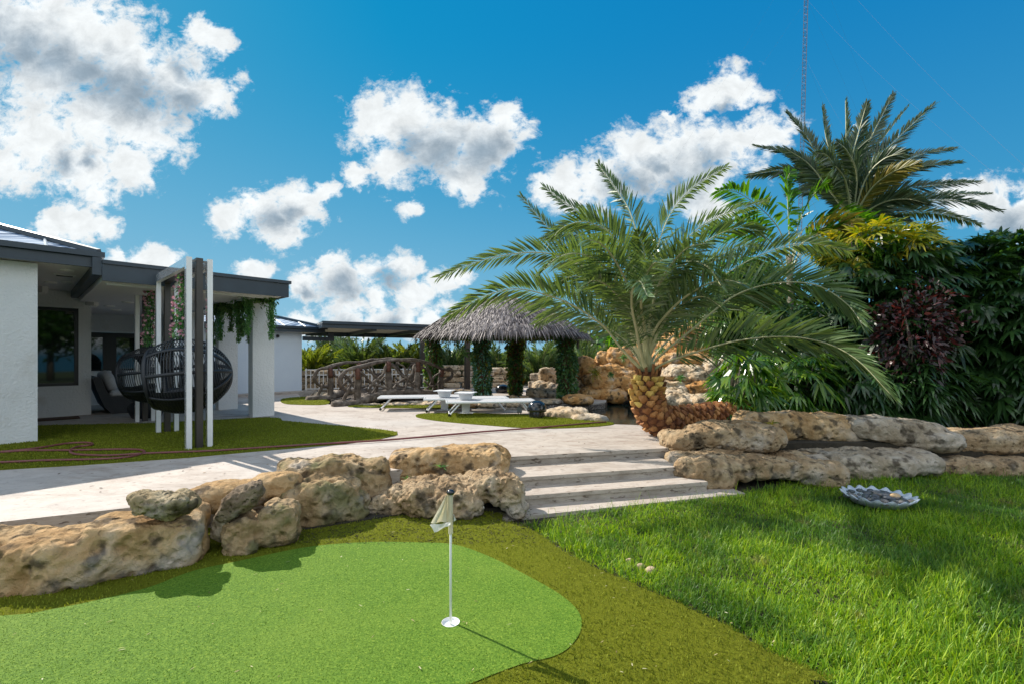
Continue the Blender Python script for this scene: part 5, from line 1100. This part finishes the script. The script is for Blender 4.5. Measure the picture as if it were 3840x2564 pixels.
# young date palms beyond the fence
def young(label, c, s_, rot, m='far', proto={}):
    if m not in proto:
        t = thing('young_date_palm', label, 'palm', (0, 0, 0), 'young date palms beyond the pool'); rg = random.Random(5 + len(m)); g = Geo(); 
        for i in range(52):
            az = i * 2.399; el = R(rg.uniform(22, 86)); L0 = rg.uniform(1.5, 2.0); h = np.array([math.cos(az), math.sin(az), 0]); P = []
            for q in np.linspace(0, 1, 5): P.append(h * L0 * q * math.cos(el * (1 - .25 * q)) + np.array([0, 0, .35 + L0 * q * math.sin(el) - .45 * q ** 2.2 * math.cos(el)]))
            frond(t, P, rg.choice((-1, 1)) * rg.uniform(.3, 1.4), .50, 36, m, .030, seed=300 + i, start=.12, vee=.5, amax=52, rr=(.018, .006))
        g.tube([(0, 0, -.6), (0, 0, .1), (0, 0, .4)], [.2, .22, .12], 10); g.build('trunk', M['boot'], t, True); proto[m] = t; o = t
    else: o = copy_tree(proto[m])
    o.location = c; o.rotation_euler = (0, 0, rot); o.scale = (s_, s_, s_); tag(o, label); return o
for i, (px, top_, Y, s_, m, lb) in enumerate([
    (1165, 1300, 22, 1.05, 'far', 'yellow-green palm right beside the guest building'), (1354, 1271, 24, 1.3, 'palm', 'tallest young palm above the left half of the log bridge'), (1481, 1288, 24, 1.15, 'palm', 'young palm above the middle of the log bridge'),
    (1285, 1345, 25, .9, 'far', 'low yellow-green palm between the guest building and the tallest young palm'), (1430, 1350, 23.5, .8, 'far', 'low yellow-green palm below the gap of the two bridge palms'), (1570, 1290, 25, 1.2, 'far', 'yellow-green palm behind the first dark pergola post'),
    (1690, 1295, 24, 1.15, 'palm', 'young palm seen between the first ivy column and the second post'), (1868, 1300, 24, 1.15, 'palm', 'young palm seen between the second and third ivy columns'), (1830, 1340, 26, 1.0, 'far', 'yellow-green palm partly behind the blue-green ivy column'),
    (2022, 1285, 23, 1.2, 'palm', 'young palm seen between the third and fourth ivy columns'), (1975, 1345, 25, .9, 'palm', 'small dark palm right beside the third ivy column'), (2085, 1340, 24, .9, 'far', 'small palm left of the rightmost ivy column'),
    (2190, 1310, 22, 1.1, 'palm', 'young palm right of the gazebo above the upright slab'), (2300, 1330, 23, 1.0, 'far', 'young palm behind the orange rocks'), (1070, 1330, 25, 1.0, 'far', 'young palm mostly behind the guest building')]):
    hgt = 2.15 * s_; z_ = EYE + (H0 - top_) * Y / F - hgt; young(lb, ((px - 1920) / F * Y, Y, max(z_, .0)), s_, i * 1.3, m)
def tree(c, r_, h, label, m, n=2600, trunk=True, group='trees in the distance', seed=0):
    c = np.asarray(c, float); t = thing('broadleaf_tree', label, 'tree', c, group); rr = np.random.default_rng(seed + 5); g = Geo()
    cl = rr.normal(0, 1, (26, 3)); cl = nrm(cl) * rr.uniform(.35, 1, (26, 1)) * [r_, r_, h * .32] + [c[0], c[1], c[2] + h * .66]; k_ = rr.integers(0, 26, n); P = cl[k_] + rr.normal(0, 1, (n, 3)) * r_ * .22
    g.strips(P, nrm(rr.normal(0, 1, (n, 3)) + [0, 0, .2]), nrm(rr.normal(0, 1, (n, 3))), r_ * .16, r_ * .05, .2); g.build('crown', M[m], t)
    g = Geo(); g.tube([c, c + [0, 0, h * .4], c + [r_ * .1, 0, h * .8]], [r_ * .09, r_ * .07, r_ * .02], 8)
    for i in range(5): g.tube([c + [0, 0, h * .35], cl[i]], [r_ * .05, r_ * .015], 6)
    g.build('trunk', M['trunk'], t, True)
tree(((1255 - 1920) / F * 38, 38, 0), 1.6, 3.4, 'small dark tree in the distance left of the tallest young palm', 'far_d', seed=1)
tree(((2250 - 1920) / F * 30, 30, 0), 2.0, 3.2, 'bushy tree behind the upright orange rocks', 'far_d', seed=2)
tree(((2420 - 1920) / F * 24, 24, 0), 2.2, 3.4, 'tree hidden behind the stems of the leaning palm', 'fishtail', seed=3)
for i, (x, y, r_, h) in enumerate([(8, -13, 2.2, 5.5), (13, -10, 2.4, 6), (18, -6, 2.3, 5.5), (2, -15, 2.4, 6), (22, -1, 2.4, 5.5)]):
    tree((x, y, 0), r_, h, ['leafy tree behind the viewer reflected in the porch windows', 'tallest leafy tree behind the viewer', 'leafy tree to the right behind the viewer', 'leafy tree straight behind the viewer', 'leafy tree beyond the right border'][i], 'fishtail', 2600, group='trees behind the viewer', seed=20 + i)
g = Geo(); N = 9000; x = rng.uniform(-75, 75, N); y = rng.uniform(58, 66, N); hh = np.array([1.9 + 1.0 * mn.noise(Vector((q * .13, 0, 0))) + .5 * mn.noise(Vector((q * .5, 3, 0))) for q in x])
g.strips(np.stack([x, y, rng.uniform(0, 1, N) * hh], 1), nrm(rng.normal(0, 1, (N, 3)) + [0, 0, .6]), nrm(rng.normal(0, 1, (N, 3))), .9, .3, .1)
tag(g.build('far_woods', M['far_d']), 'low far-off woods along the horizon', 'woods', kind='stuff')

# ================================================================== LADY PALMS, HEDGE, CROTON, FISHTAIL
def fans(g, c, a, nr, n, L0, W0, spread, droop, m=0, rr=rng):
    N = len(c); a = nrm(a); nr = nrm(nr - a * np.sum(a * nr, 1, keepdims=True)); b = np.cross(nr, a)
    for k_ in range(n):
        ph = ((k_ / (n - 1)) - .5) * 2 * spread + rr.normal(0, .07, N); ph = ph[:, None]; d_ = np.cos(ph) * a + np.sin(ph) * b; s_ = nrm(-np.sin(ph) * a + np.cos(ph) * b + nr * rr.normal(0, .25, (N, 1)))
        L = L0 * rr.uniform(.8, 1.15, N) * (1 - .25 * abs(k_ / (n - 1) - .5) * 2); g.strips(c, d_, s_, L, W0 * rr.uniform(.8, 1.2, N), droop + rr.uniform(0, .25, N), m)
def clump(label, cen, rad, n, m, L0=.30, W0=.02, stems=10, seed=0, base=.3, name='lady_palm', group='lady palms in the raised bed', down=.35, hollow=.45, spread=1.15, nb=8, core=None, front=0.0):
    cen, rad = np.asarray(cen, float), np.asarray(rad, float); rr = np.random.default_rng(seed); t = thing(name, label, 'shrub', (cen[0], cen[1], base), group)
    v = nrm(rr.normal(0, 1, (n, 3))); 
    if front: v[:, 1] -= front; v = nrm(v)
    q = rr.uniform(hollow, 1, (n, 1)) ** .6; lump = np.array([1 + .22 * mn.noise(Vector(x_) * 2.1 + Vector((seed, 0, 0))) for x_ in v])[:, None]
    c = cen + v * rad * q * lump; c[:, 2] = np.maximum(c[:, 2], base + .05)
    a = v * [1, 1, .5] + rr.normal(0, .35, (n, 3)) + [0, 0, -down]; nr = np.array([0, 0, 1.0]) + rr.normal(0, .35, (n, 3)) + v * .4; g = Geo(); fans(g, c, a, nr, nb, L0, W0, spread, .35, 0, rr); g.build('leaves', M[m], t)
    if core:
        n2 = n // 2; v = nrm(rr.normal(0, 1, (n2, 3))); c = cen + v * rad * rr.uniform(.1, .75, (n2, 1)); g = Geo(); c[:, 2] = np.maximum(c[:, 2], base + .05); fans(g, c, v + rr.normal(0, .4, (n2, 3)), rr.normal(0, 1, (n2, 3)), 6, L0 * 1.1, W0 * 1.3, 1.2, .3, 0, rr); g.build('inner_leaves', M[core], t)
    g = Geo()
    for i in range(stems):
        x_, y_ = cen[0] + rr.uniform(-.6, .6) * rad[0], cen[1] + rr.uniform(-.5, .5) * rad[1]; g.tube([(x_, y_, base - .1), (x_ + rr.normal(0, .06), y_, (base + cen[2]) / 2), (x_ + rr.normal(0, .12), y_ + rr.normal(0, .1), cen[2] + rad[2] * .5)], [.022, .019, .012], 6)
    if stems: g.build('stems', M['trunk'], t, True)
    return t
clump('glossy lady palm clump at the left end of the raised bed, catching the sun', D(2800, 1440, 9.2), (.62, .5, .72), 120, 'rhapis', .38, .027, 9, 1, .34)
clump('bright lady palm clump in the middle of the raised bed', D(2990, 1440, 9.4), (.75, .6, .78), 160, 'rhapis', .38, .028, 10, 2, .34, core='rhapis_shade')
clump('shaded lady palm clump below the drooping frond tip', D(3190, 1465, 9.3), (.75, .6, .75), 170, 'rhapis_shade', .38, .028, 8, 3, .34, core='rhapis_shade')
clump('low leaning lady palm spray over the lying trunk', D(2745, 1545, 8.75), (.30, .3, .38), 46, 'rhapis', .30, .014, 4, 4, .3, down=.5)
clump('dark broad hedge palm at the right border of the picture', (10.6, 9.4, 2.1), (1.9, 1.3, 1.95), 950, 'rhapis_shade', .40, .034, 8, 5, .34, 'hedge_palm', 'tall hedge palms', core='rhapis_shade', nb=7, front=.3)
clump('tall hedge palm behind the dark red croton', (8.3, 10.2, 2.3), (1.6, 1.3, 2.25), 800, 'rhapis_shade', .40, .034, 8, 6, .34, 'hedge_palm', 'tall hedge palms', core='rhapis_shade', nb=7, front=.3)
clump('hedge palm crown at the top of the hedge, sunlight coloured into its golden leaves', (8.15, 10.3, 4.1), (1.2, .9, .5), 150, 'yellowleaf', .44, .022, 4, 7, 3.3, 'hedge_palm', 'tall hedge palms', core='rhapis', nb=7, down=-.15, hollow=.6)
clump('green hedge crown right of the golden leaves', (10.9, 10.2, 3.75), (1.6, 1.0, .60), 340, 'rhapis_shade', .46, .03, 4, 8, 3.3, 'hedge_palm', 'tall hedge palms', core='rhapis_shade', nb=7, down=-.1)
clump('low dark palm thicket under the red-leaved shrub', (7.75, 8.9, .95), (1.1, .5, .75), 260, 'rhapis_shade', .36, .028, 5, 11, .34, 'hedge_palm', 'tall hedge palms', core='rhapis_shade', nb=7)  # dark leaf colour carries the deep shade low in the hedge
clump('dark hedge palm at the foot of the hedge near the right border', (10.2, 8.8, 1.0), (1.5, .6, .85), 330, 'rhapis_shade', .38, .03, 5, 12, .34, 'hedge_palm', 'tall hedge palms', core='rhapis_shade', nb=7)
clump('dark hedge palm filling the gap left of the croton', (6.6, 10.6, 1.7), (1.1, .9, 1.5), 380, 'rhapis_shade', .38, .03, 6, 9, .34, 'hedge_palm', 'tall hedge palms', core='rhapis_shade', nb=7, front=.2)
clump('green palm thicket behind the large fronds right of the rockwork', (6.9, 13.2, 3.1), (1.5, .9, 1.6), 420, 'fishtail', .42, .03, 6, 10, .34, 'hedge_palm', 'tall hedge palms', core='rhapis_shade', nb=7)
# croton
cc = D(3435, 1245, 8.8); t = thing('croton_bush', 'dark red-leaved shrub in front of the hedge', 'shrub', (cc[0], 8.6, .34)); g = Geo(); rr = np.random.default_rng(3)
N = 1700; v = nrm(rr.normal(0, 1, (N, 3))); c = cc + v * [.74, .5, .86] * rr.uniform(.35, 1, (N, 1)) ** .5 * np.array([1 + .75 * mn.noise(Vector(q) * 2.0) for q in v])[:, None]
g.strips(c, nrm(v + rr.normal(0, .5, (N, 3)) + [0, 0, .1]), nrm(rr.normal(0, 1, (N, 3))), rr.uniform(.09, .15, N), .03, .3); g.build('leaves', M['croton'], t); g = Geo()
for i in range(4):
    v = nrm(rr.normal(0, 1, 3) + [0, 0, .6]); g.tube([(cc[0], 8.9, .3), cc + v * .25 - [0, 0, .4], cc + v * [.6, .4, .7]], [.02, .014, .006], 6)
g.build('stems', M['trunk'], t, True)
# fishtail / broad pinnate leaves
ft = thing('fishtail_palm', 'bright green broad-leafleted palm between the two date palms', 'palm', (D(2960, 1100, 11.5)[0], 11.5, .34))
fb_ = D(2960, 960, 11.5)
for i, (pts, roll, m) in enumerate([([(2960, 900), (2955, 780), (2950, 690), (2965, 640)], 1.4, 'fishtail'), ([(2930, 880), (2850, 780), (2760, 720), (2690, 715)], .5, 'fishtail'), ([(3000, 880), (3090, 820), (3180, 800), (3290, 850)], -.5, 'fishtail'), ([(3000, 920), (3150, 860), (3300, 850), (3450, 900)], -.7, 'fishtail'),
                            ([(3010, 950), (3180, 960), (3330, 1010), (3480, 1110)], -.8, 'rhapis_shade'), ([(2900, 920), (2820, 860), (2740, 840), (2660, 870)], .6, 'fishtail'), ([(2985, 880), (3020, 780), (3080, 700), (3140, 680)], -.5, 'fishtail'), ([(3020, 900), (3100, 850), (3190, 850), (3270, 950)], -.6, 'palm_y')]):
    frond(ft, [fb_ - [0, 0, .6]] + [D(x, y, 11.5 - .25 * (j + 1) * (1 if i % 2 else -.3)) for j, (x, y) in enumerate(pts)], roll, .66, 34, m, .042, seed=500 + i, start=.3, vee=.2, amax=66, amin=35, sag=.25, rr=(.022, .008))
g = Geo(); g.tube([(fb_[0], 11.5, .2), (fb_[0] + .05, 11.5, 2.0), fb_], [.09, .08, .07], 10); g.build('trunk', M['trunk'], ft, True)
# small weeds by the rocks
for i, (x, y, z, n, s_, m, lb) in enumerate([(*D(1050, 1790, 4.7), 30, .10, 'fern', 'weed between the tan slab and the mossy boulder'), (-.85, 5.55, .34, 26, .13, 'fern', 'grass tuft under the block-shaped slab'), (-1.25, 5.5, .2, 22, .12, 'fern', 'thin weed at the left end of the block-shaped slab'), (.05, 5.0, -.02, 26, .12, 'grass', 'grass tuft at the corner of the lowest step'),
                                      (3.5, 6.9, .28, 40, .13, 'grass', 'grass tuft between the two ledges'), (*D(2890, 1590, 7.1), 16, .17, 'yellowleaf', 'yellow-green seedling on the ochre slab'), (4.6, 6.45, .0, 40, .2, 'grass', 'tall grass right of the pebble tray'), (5.2, 6.35, -.05, 40, .18, 'grass', 'tall grass in front of the flat lower slab')]):
    g = Geo(); dv_ = nrm(rng.normal(0, 1, (n, 3)) * [1, 1, .3] + [0, 0, .9]); g.strips(np.array([x, y, z]) + rng.normal(0, .02, (n, 3)) * [1, 1, 0], dv_, nrm(np.cross(dv_, rng.normal(0, 1, (n, 3)))), s_ * rng.uniform(.5, 1.2, n), .004 if m != 'yellowleaf' else .01, .5); tag(g.build('weed', M[m], loc=(x, y, z)), lb, 'weed', 'weeds between the rocks')

# ================================================================== RADIO MAST
mt = thing('radio_mast', 'very tall guyed lattice radio mast far behind the palms', 'mast', (136, 220, 0)); g = Geo(); Hm = 200.0; wd = 1.0
top_ = np.array([141.5, 220.0, Hm]); bot = np.array([136.0, 220.0, 0]); ax_ = top_ - bot
leg = [np.array([wd * math.cos(a_), wd * math.sin(a_), 0]) for a_ in (R(30), R(150), R(270))]
for l_ in leg: g.tube([bot + l_, top_ + l_], .13, 4)
ns = 110
for i in range(ns):
    a_, b_ = bot + ax_ * i / ns, bot + ax_ * (i + 1) / ns
    for k_ in range(3):
        p_, q_ = leg[k_], leg[(k_ + 1) % 3]; g.tube([a_ + p_, a_ + q_], .06, 3, cap=False); g.tube([a_ + p_, b_ + q_] if i % 2 else [a_ + q_, b_ + p_], .06, 3, cap=False)
g.build('lattice', M['mast'], mt)
for h_, rr_ in ((.58, 90), (.72, 110), (.86, 150), (1.0, 150), (.44, 70)):
    for a_ in (R(20), R(140), R(262)):
        g = Geo(); s0 = bot + ax_ * h_; e_ = np.array([bot[0] + rr_ * math.cos(a_), bot[1] + rr_ * math.sin(a_), 0]); P = [s0 * (1 - u_) + e_ * u_ - np.array([0, 0, 4 * u_ * (1 - u_) * 6]) for u_ in np.linspace(0, 1, 14)]; g.tube(P, .014, 3); g.build('guy_wire', M['mast'], mt)

# ================================================================== SKY
sun_az = math.atan2(-.813, .582); sun_el = R(41.5)
w = bpy.data.worlds.new('World'); S.world = w; w.use_nodes = True; nt = w.node_tree; N_, L = nt.nodes, nt.links
bg = N_['Background']
sky = N_.new('ShaderNodeTexSky'); sky.sky_type = 'NISHITA'; sky.sun_disc = False; sky.sun_elevation = sun_el; sky.sun_rotation = sun_az % (2 * math.pi)
sky.air_density = 1.0; sky.dust_density = 0.4; sky.ozone_density = 3.0; sky.altitude = 50
tcn = N_.new('ShaderNodeTexCoord')
def mth(op, a, b=None, c=None, clamp=False):
    n = N_.new('ShaderNodeMath'); n.operation = op; n.use_clamp = clamp
    for i, v in enumerate((a, b, c)):
        if v is None: continue
        if isinstance(v, (int, float)): n.inputs[i].default_value = v
        else: L.new(v, n.inputs[i])
    return n.outputs[0]
sx = N_.new('ShaderNodeSeparateXYZ'); L.new(tcn.outputs['Generated'], sx.inputs[0])
yy_ = mth('MAXIMUM', sx.outputs[1], .05); ASP = 1.22
u_ = mth('DIVIDE', sx.outputs[0], yy_); v_ = mth('MULTIPLY', mth('DIVIDE', sx.outputs[2], yy_), ASP)
cb = N_.new('ShaderNodeCombineXYZ'); L.new(u_, cb.inputs[0]); L.new(v_, cb.inputs[1])
# warp the cloud outlines with noise
nz = N_.new('ShaderNodeTexNoise'); nz.inputs['Scale'].default_value = 7.5; nz.inputs['Detail'].default_value = 6; nz.inputs['Roughness'].default_value = .6; L.new(cb.outputs[0], nz.inputs['Vector'])
wv = N_.new('ShaderNodeVectorMath'); wv.operation = 'MULTIPLY_ADD'; L.new(nz.outputs['Color'], wv.inputs[0]); wv.inputs[1].default_value = (.15, .15, 0); wv.inputs[2].default_value = (-.075, -.075, 0)
wa = N_.new('ShaderNodeVectorMath'); wa.operation = 'ADD'; L.new(wv.outputs[0], wa.inputs[0]); L.new(cb.outputs[0], wa.inputs[1])
flat = N_.new('ShaderNodeVectorMath'); flat.operation = 'MULTIPLY'; L.new(wa.outputs[0], flat.inputs[0]); flat.inputs[1].default_value = (1, 1, 0)
K = 3840 / 2348
def field(blobs, vec):
    cur = None
    for (x, y, r_) in blobs:
        d_ = N_.new('ShaderNodeVectorMath'); d_.operation = 'DISTANCE'; L.new(vec, d_.inputs[0]); d_.inputs[1].default_value = ((x * K - 1920) / F, (H0 - y * K) / F * ASP, 0)
        m_ = mth('MULTIPLY', d_.outputs['Value'], F / (r_ * K))
        cur = m_ if cur is None else mth('MINIMUM', cur, m_)
    return cur
clouds = [(60, 60, 120), (200, 70, 120), (120, 180, 120), (290, 150, 115), (400, 190, 100), (490, 215, 62), (230, 270, 110), (90, 320, 95), (340, 300, 85), (190, 390, 95), (225, 440, 50), (300, 380, 60), (20, 380, 60), (485, 88, 48),
          (870, 285, 75), (935, 255, 72), (1010, 320, 95), (1110, 335, 90), (1165, 280, 50), (900, 370, 60), (1060, 395, 60), (812, 405, 28),
          (530, 492, 52), (600, 470, 60), (680, 470, 58), (745, 452, 40), (640, 515, 60), (945, 468, 32),
          (110, 520, 45), (170, 512, 55), (235, 525, 42), (340, 603, 50), (400, 605, 40), (575, 628, 38), (700, 640, 45), (765, 590, 40), (790, 645, 60), (870, 630, 50), (925, 612, 42), (860, 694, 36), (950, 682, 42), (1000, 660, 35), (1040, 640, 36),
          (700, 738, 40), (780, 732, 55), (870, 738, 45), (940, 738, 45), (1000, 730, 40),
          (1620, 235, 52), (1680, 200, 60), (1715, 215, 48), (1545, 262, 16), (1300, 430, 60), (1390, 400, 80), (1480, 360, 88), (1570, 350, 95), (1660, 340, 85), (1745, 305, 62), (1780, 300, 45), (1600, 440, 90), (1250, 435, 36),
          (2200, 455, 60), (2290, 480, 75), (2360, 500, 80), (20, 590, 40), (270, 600, 30)]
greys = [(-10, 90, 90), (55, 118, 88), (120, 148, 88), (180, 172, 85), (240, 198, 85), (300, 222, 80), (350, 245, 72), (410, 240, 60), (420, 165, 38), (140, 372, 42), (205, 365, 28), (1010, 345, 75), (1110, 355, 65), (950, 325, 45), (620, 500, 42), (660, 495, 30), (790, 660, 42), (900, 645, 36), (710, 655, 26), (1550, 410, 80), (1630, 375, 60), (1440, 415, 55), (1660, 250, 26), (2300, 520, 70), (1490, 365, 30), (770, 745, 40), (900, 748, 40)]
nz2 = N_.new('ShaderNodeTexNoise'); nz2.inputs['Scale'].default_value = 15; nz2.inputs['Detail'].default_value = 9; nz2.inputs['Roughness'].default_value = .66; nz2.inputs['Distortion'].default_value = .3; L.new(cb.outputs[0], nz2.inputs['Vector'])
nf = mth('SUBTRACT', nz2.outputs['Fac'], .5)
nz3 = N_.new('ShaderNodeTexNoise'); nz3.inputs['Scale'].default_value = 42; nz3.inputs['Detail'].default_value = 6; nz3.inputs['Roughness'].default_value = .65; nz3.inputs['Distortion'].default_value = .5; L.new(cb.outputs[0], nz3.inputs['Vector'])
nf3 = mth('SUBTRACT', nz3.outputs['Fac'], .5)
f1 = field(clouds, flat.outputs[0]); f2 = field(greys, flat.outputs[0])
dens = mth('SUBTRACT', 1.16, mth('MULTIPLY_ADD', nf3, 1.1, mth('MULTIPLY_ADD', nf, 2.7, f1)))
al = N_.new('ShaderNodeMapRange'); al.interpolation_type = 'SMOOTHSTEP'; al.inputs[1].default_value = -.18; al.inputs[2].default_value = .58; L.new(dens, al.inputs[0])
front_ = mth('GREATER_THAN', sx.outputs[1], .06); upm = N_.new('ShaderNodeMapRange'); upm.inputs[1].default_value = .0; upm.inputs[2].default_value = .03; L.new(sx.outputs[2], upm.inputs[0])
nb_ = N_.new('ShaderNodeTexNoise'); nb_.inputs['Scale'].default_value = 2.2; nb_.inputs['Detail'].default_value = 6; L.new(tcn.outputs['Generated'], nb_.inputs['Vector'])
ab = N_.new('ShaderNodeMapRange'); ab.inputs[1].default_value = .42; ab.inputs[2].default_value = .56; L.new(nb_.outputs['Fac'], ab.inputs[0])
back_ = mth('MULTIPLY', ab.outputs[0], mth('SUBTRACT', 1.0, front_))  # unseen clouds added behind the camera as fill light
alpha = mth('MULTIPLY', mth('MAXIMUM', mth('MULTIPLY', al.outputs[0], front_), back_), upm.outputs[0])
gr = N_.new('ShaderNodeMapRange'); gr.interpolation_type = 'SMOOTHSTEP'; gr.inputs[1].default_value = 1.55; gr.inputs[2].default_value = -.05; L.new(mth('MULTIPLY_ADD', nf, 1.1, f2), gr.inputs[0])
# the core of a cloud is thicker and greyer than its rim
cm = N_.new('ShaderNodeMix'); cm.data_type = 'RGBA'; L.new(gr.outputs[0], cm.inputs[0]); cm.inputs[6].default_value = (6.6, 6.9, 7.0, 1); cm.inputs[7].default_value = (2.3, 3.0, 3.65, 1)
vr = N_.new('ShaderNodeMapRange'); vr.inputs[1].default_value = .3; vr.inputs[2].default_value = .75; vr.inputs[3].default_value = .78; vr.inputs[4].default_value = 1.08; L.new(nz2.outputs['Fac'], vr.inputs[0])
# the added clouds behind the camera are boosted to brighten shaded walls
bfac = mth('MULTIPLY_ADD', mth('SUBTRACT', 1.0, mth('GREATER_THAN', sx.outputs[1], .06)), .75, 1.0)
cv = N_.new('ShaderNodeVectorMath'); cv.operation = 'SCALE'; L.new(cm.outputs[2], cv.inputs[0]); L.new(mth('MULTIPLY', vr.outputs[0], bfac), cv.inputs['Scale'])
ss_ = N_.new('ShaderNodeSeparateXYZ'); L.new(sky.outputs[0], ss_.inputs[0]); tint = N_.new('ShaderNodeCombineXYZ')
# soft shoulder: a polarised, deep blue sky without a burnt glow near the sun
L.new(mth('MINIMUM', mth('MAXIMUM', mth('MULTIPLY', mth('SUBTRACT', ss_.outputs[0], 1.5), .11), .04), 2.6), tint.inputs[0])
L.new(mth('DIVIDE', mth('MULTIPLY', ss_.outputs[1], 1.64), mth('MULTIPLY_ADD', ss_.outputs[1], .53, 1.0)), tint.inputs[1])
L.new(mth('DIVIDE', mth('MULTIPLY', ss_.outputs[2], 5.1), mth('MULTIPLY_ADD', ss_.outputs[2], 1.14, 1.0)), tint.inputs[2])
mx = N_.new('ShaderNodeMix'); mx.data_type = 'RGBA'; L.new(alpha, mx.inputs[0]); hzf = mth('POWER', mth('SUBTRACT', 1.0, mth('DIVIDE', mth('MAXIMUM', sx.outputs[2], 0.0), .62), None, True), 2.0)
hzs = mth('MULTIPLY', hzf, mth('MULTIPLY_ADD', mth('ADD', mth('MULTIPLY', sx.outputs[0], -.813), mth('MULTIPLY', sx.outputs[1], .582)), .38, .42, True))
hm = N_.new('ShaderNodeMix'); hm.data_type = 'RGBA'; L.new(hzs, hm.inputs[0]); L.new(tint.outputs[0], hm.inputs[6]); hm.inputs[7].default_value = (2.6, 4.3, 5.3, 1)
L.new(hm.outputs[2], mx.inputs[6]); L.new(cv.outputs[0], mx.inputs[7])
L.new(mx.outputs[2], bg.inputs[0]); bg.inputs[1].default_value = .1
w.cycles.sampling_method = 'MANUAL'; w.cycles.sample_map_resolution = 512

ld = bpy.data.lights.new('sun', 'SUN'); ld.energy = 4.5; ld.angle = R(.5); ld.color = (1, .93, .82); so = bpy.data.objects.new('sun', ld); COL.objects.link(so)
sd = Vector((math.sin(sun_az) * math.cos(sun_el), math.cos(sun_az) * math.cos(sun_el), math.sin(sun_el))); so.rotation_euler = sd.to_track_quat('Z', 'Y').to_euler(); so.location = (-20, 20, 30)

cd = bpy.data.cameras.new('camera'); cam = bpy.data.objects.new('camera', cd); COL.objects.link(cam); cam.location = (0, 0, EYE); cam.rotation_euler = (R(90), 0, 0)
cd.sensor_width = 36; cd.lens = 36 * F / 3840; cd.shift_y = (H0 - 1282) / 3840; cd.clip_start = .05; cd.clip_end = 5000; S.camera = cam
S.view_settings.view_transform = 'Standard'; S.view_settings.look = 'None'; S.view_settings.exposure = 0.6; S.view_settings.gamma = 1
S.cycles.max_bounces = 6; S.cycles.diffuse_bounces = 3; S.cycles.glossy_bounces = 3; S.cycles.transmission_bounces = 3; S.cycles.caustics_reflective = False; S.cycles.caustics_refractive = False
S.cycles.use_denoising = True
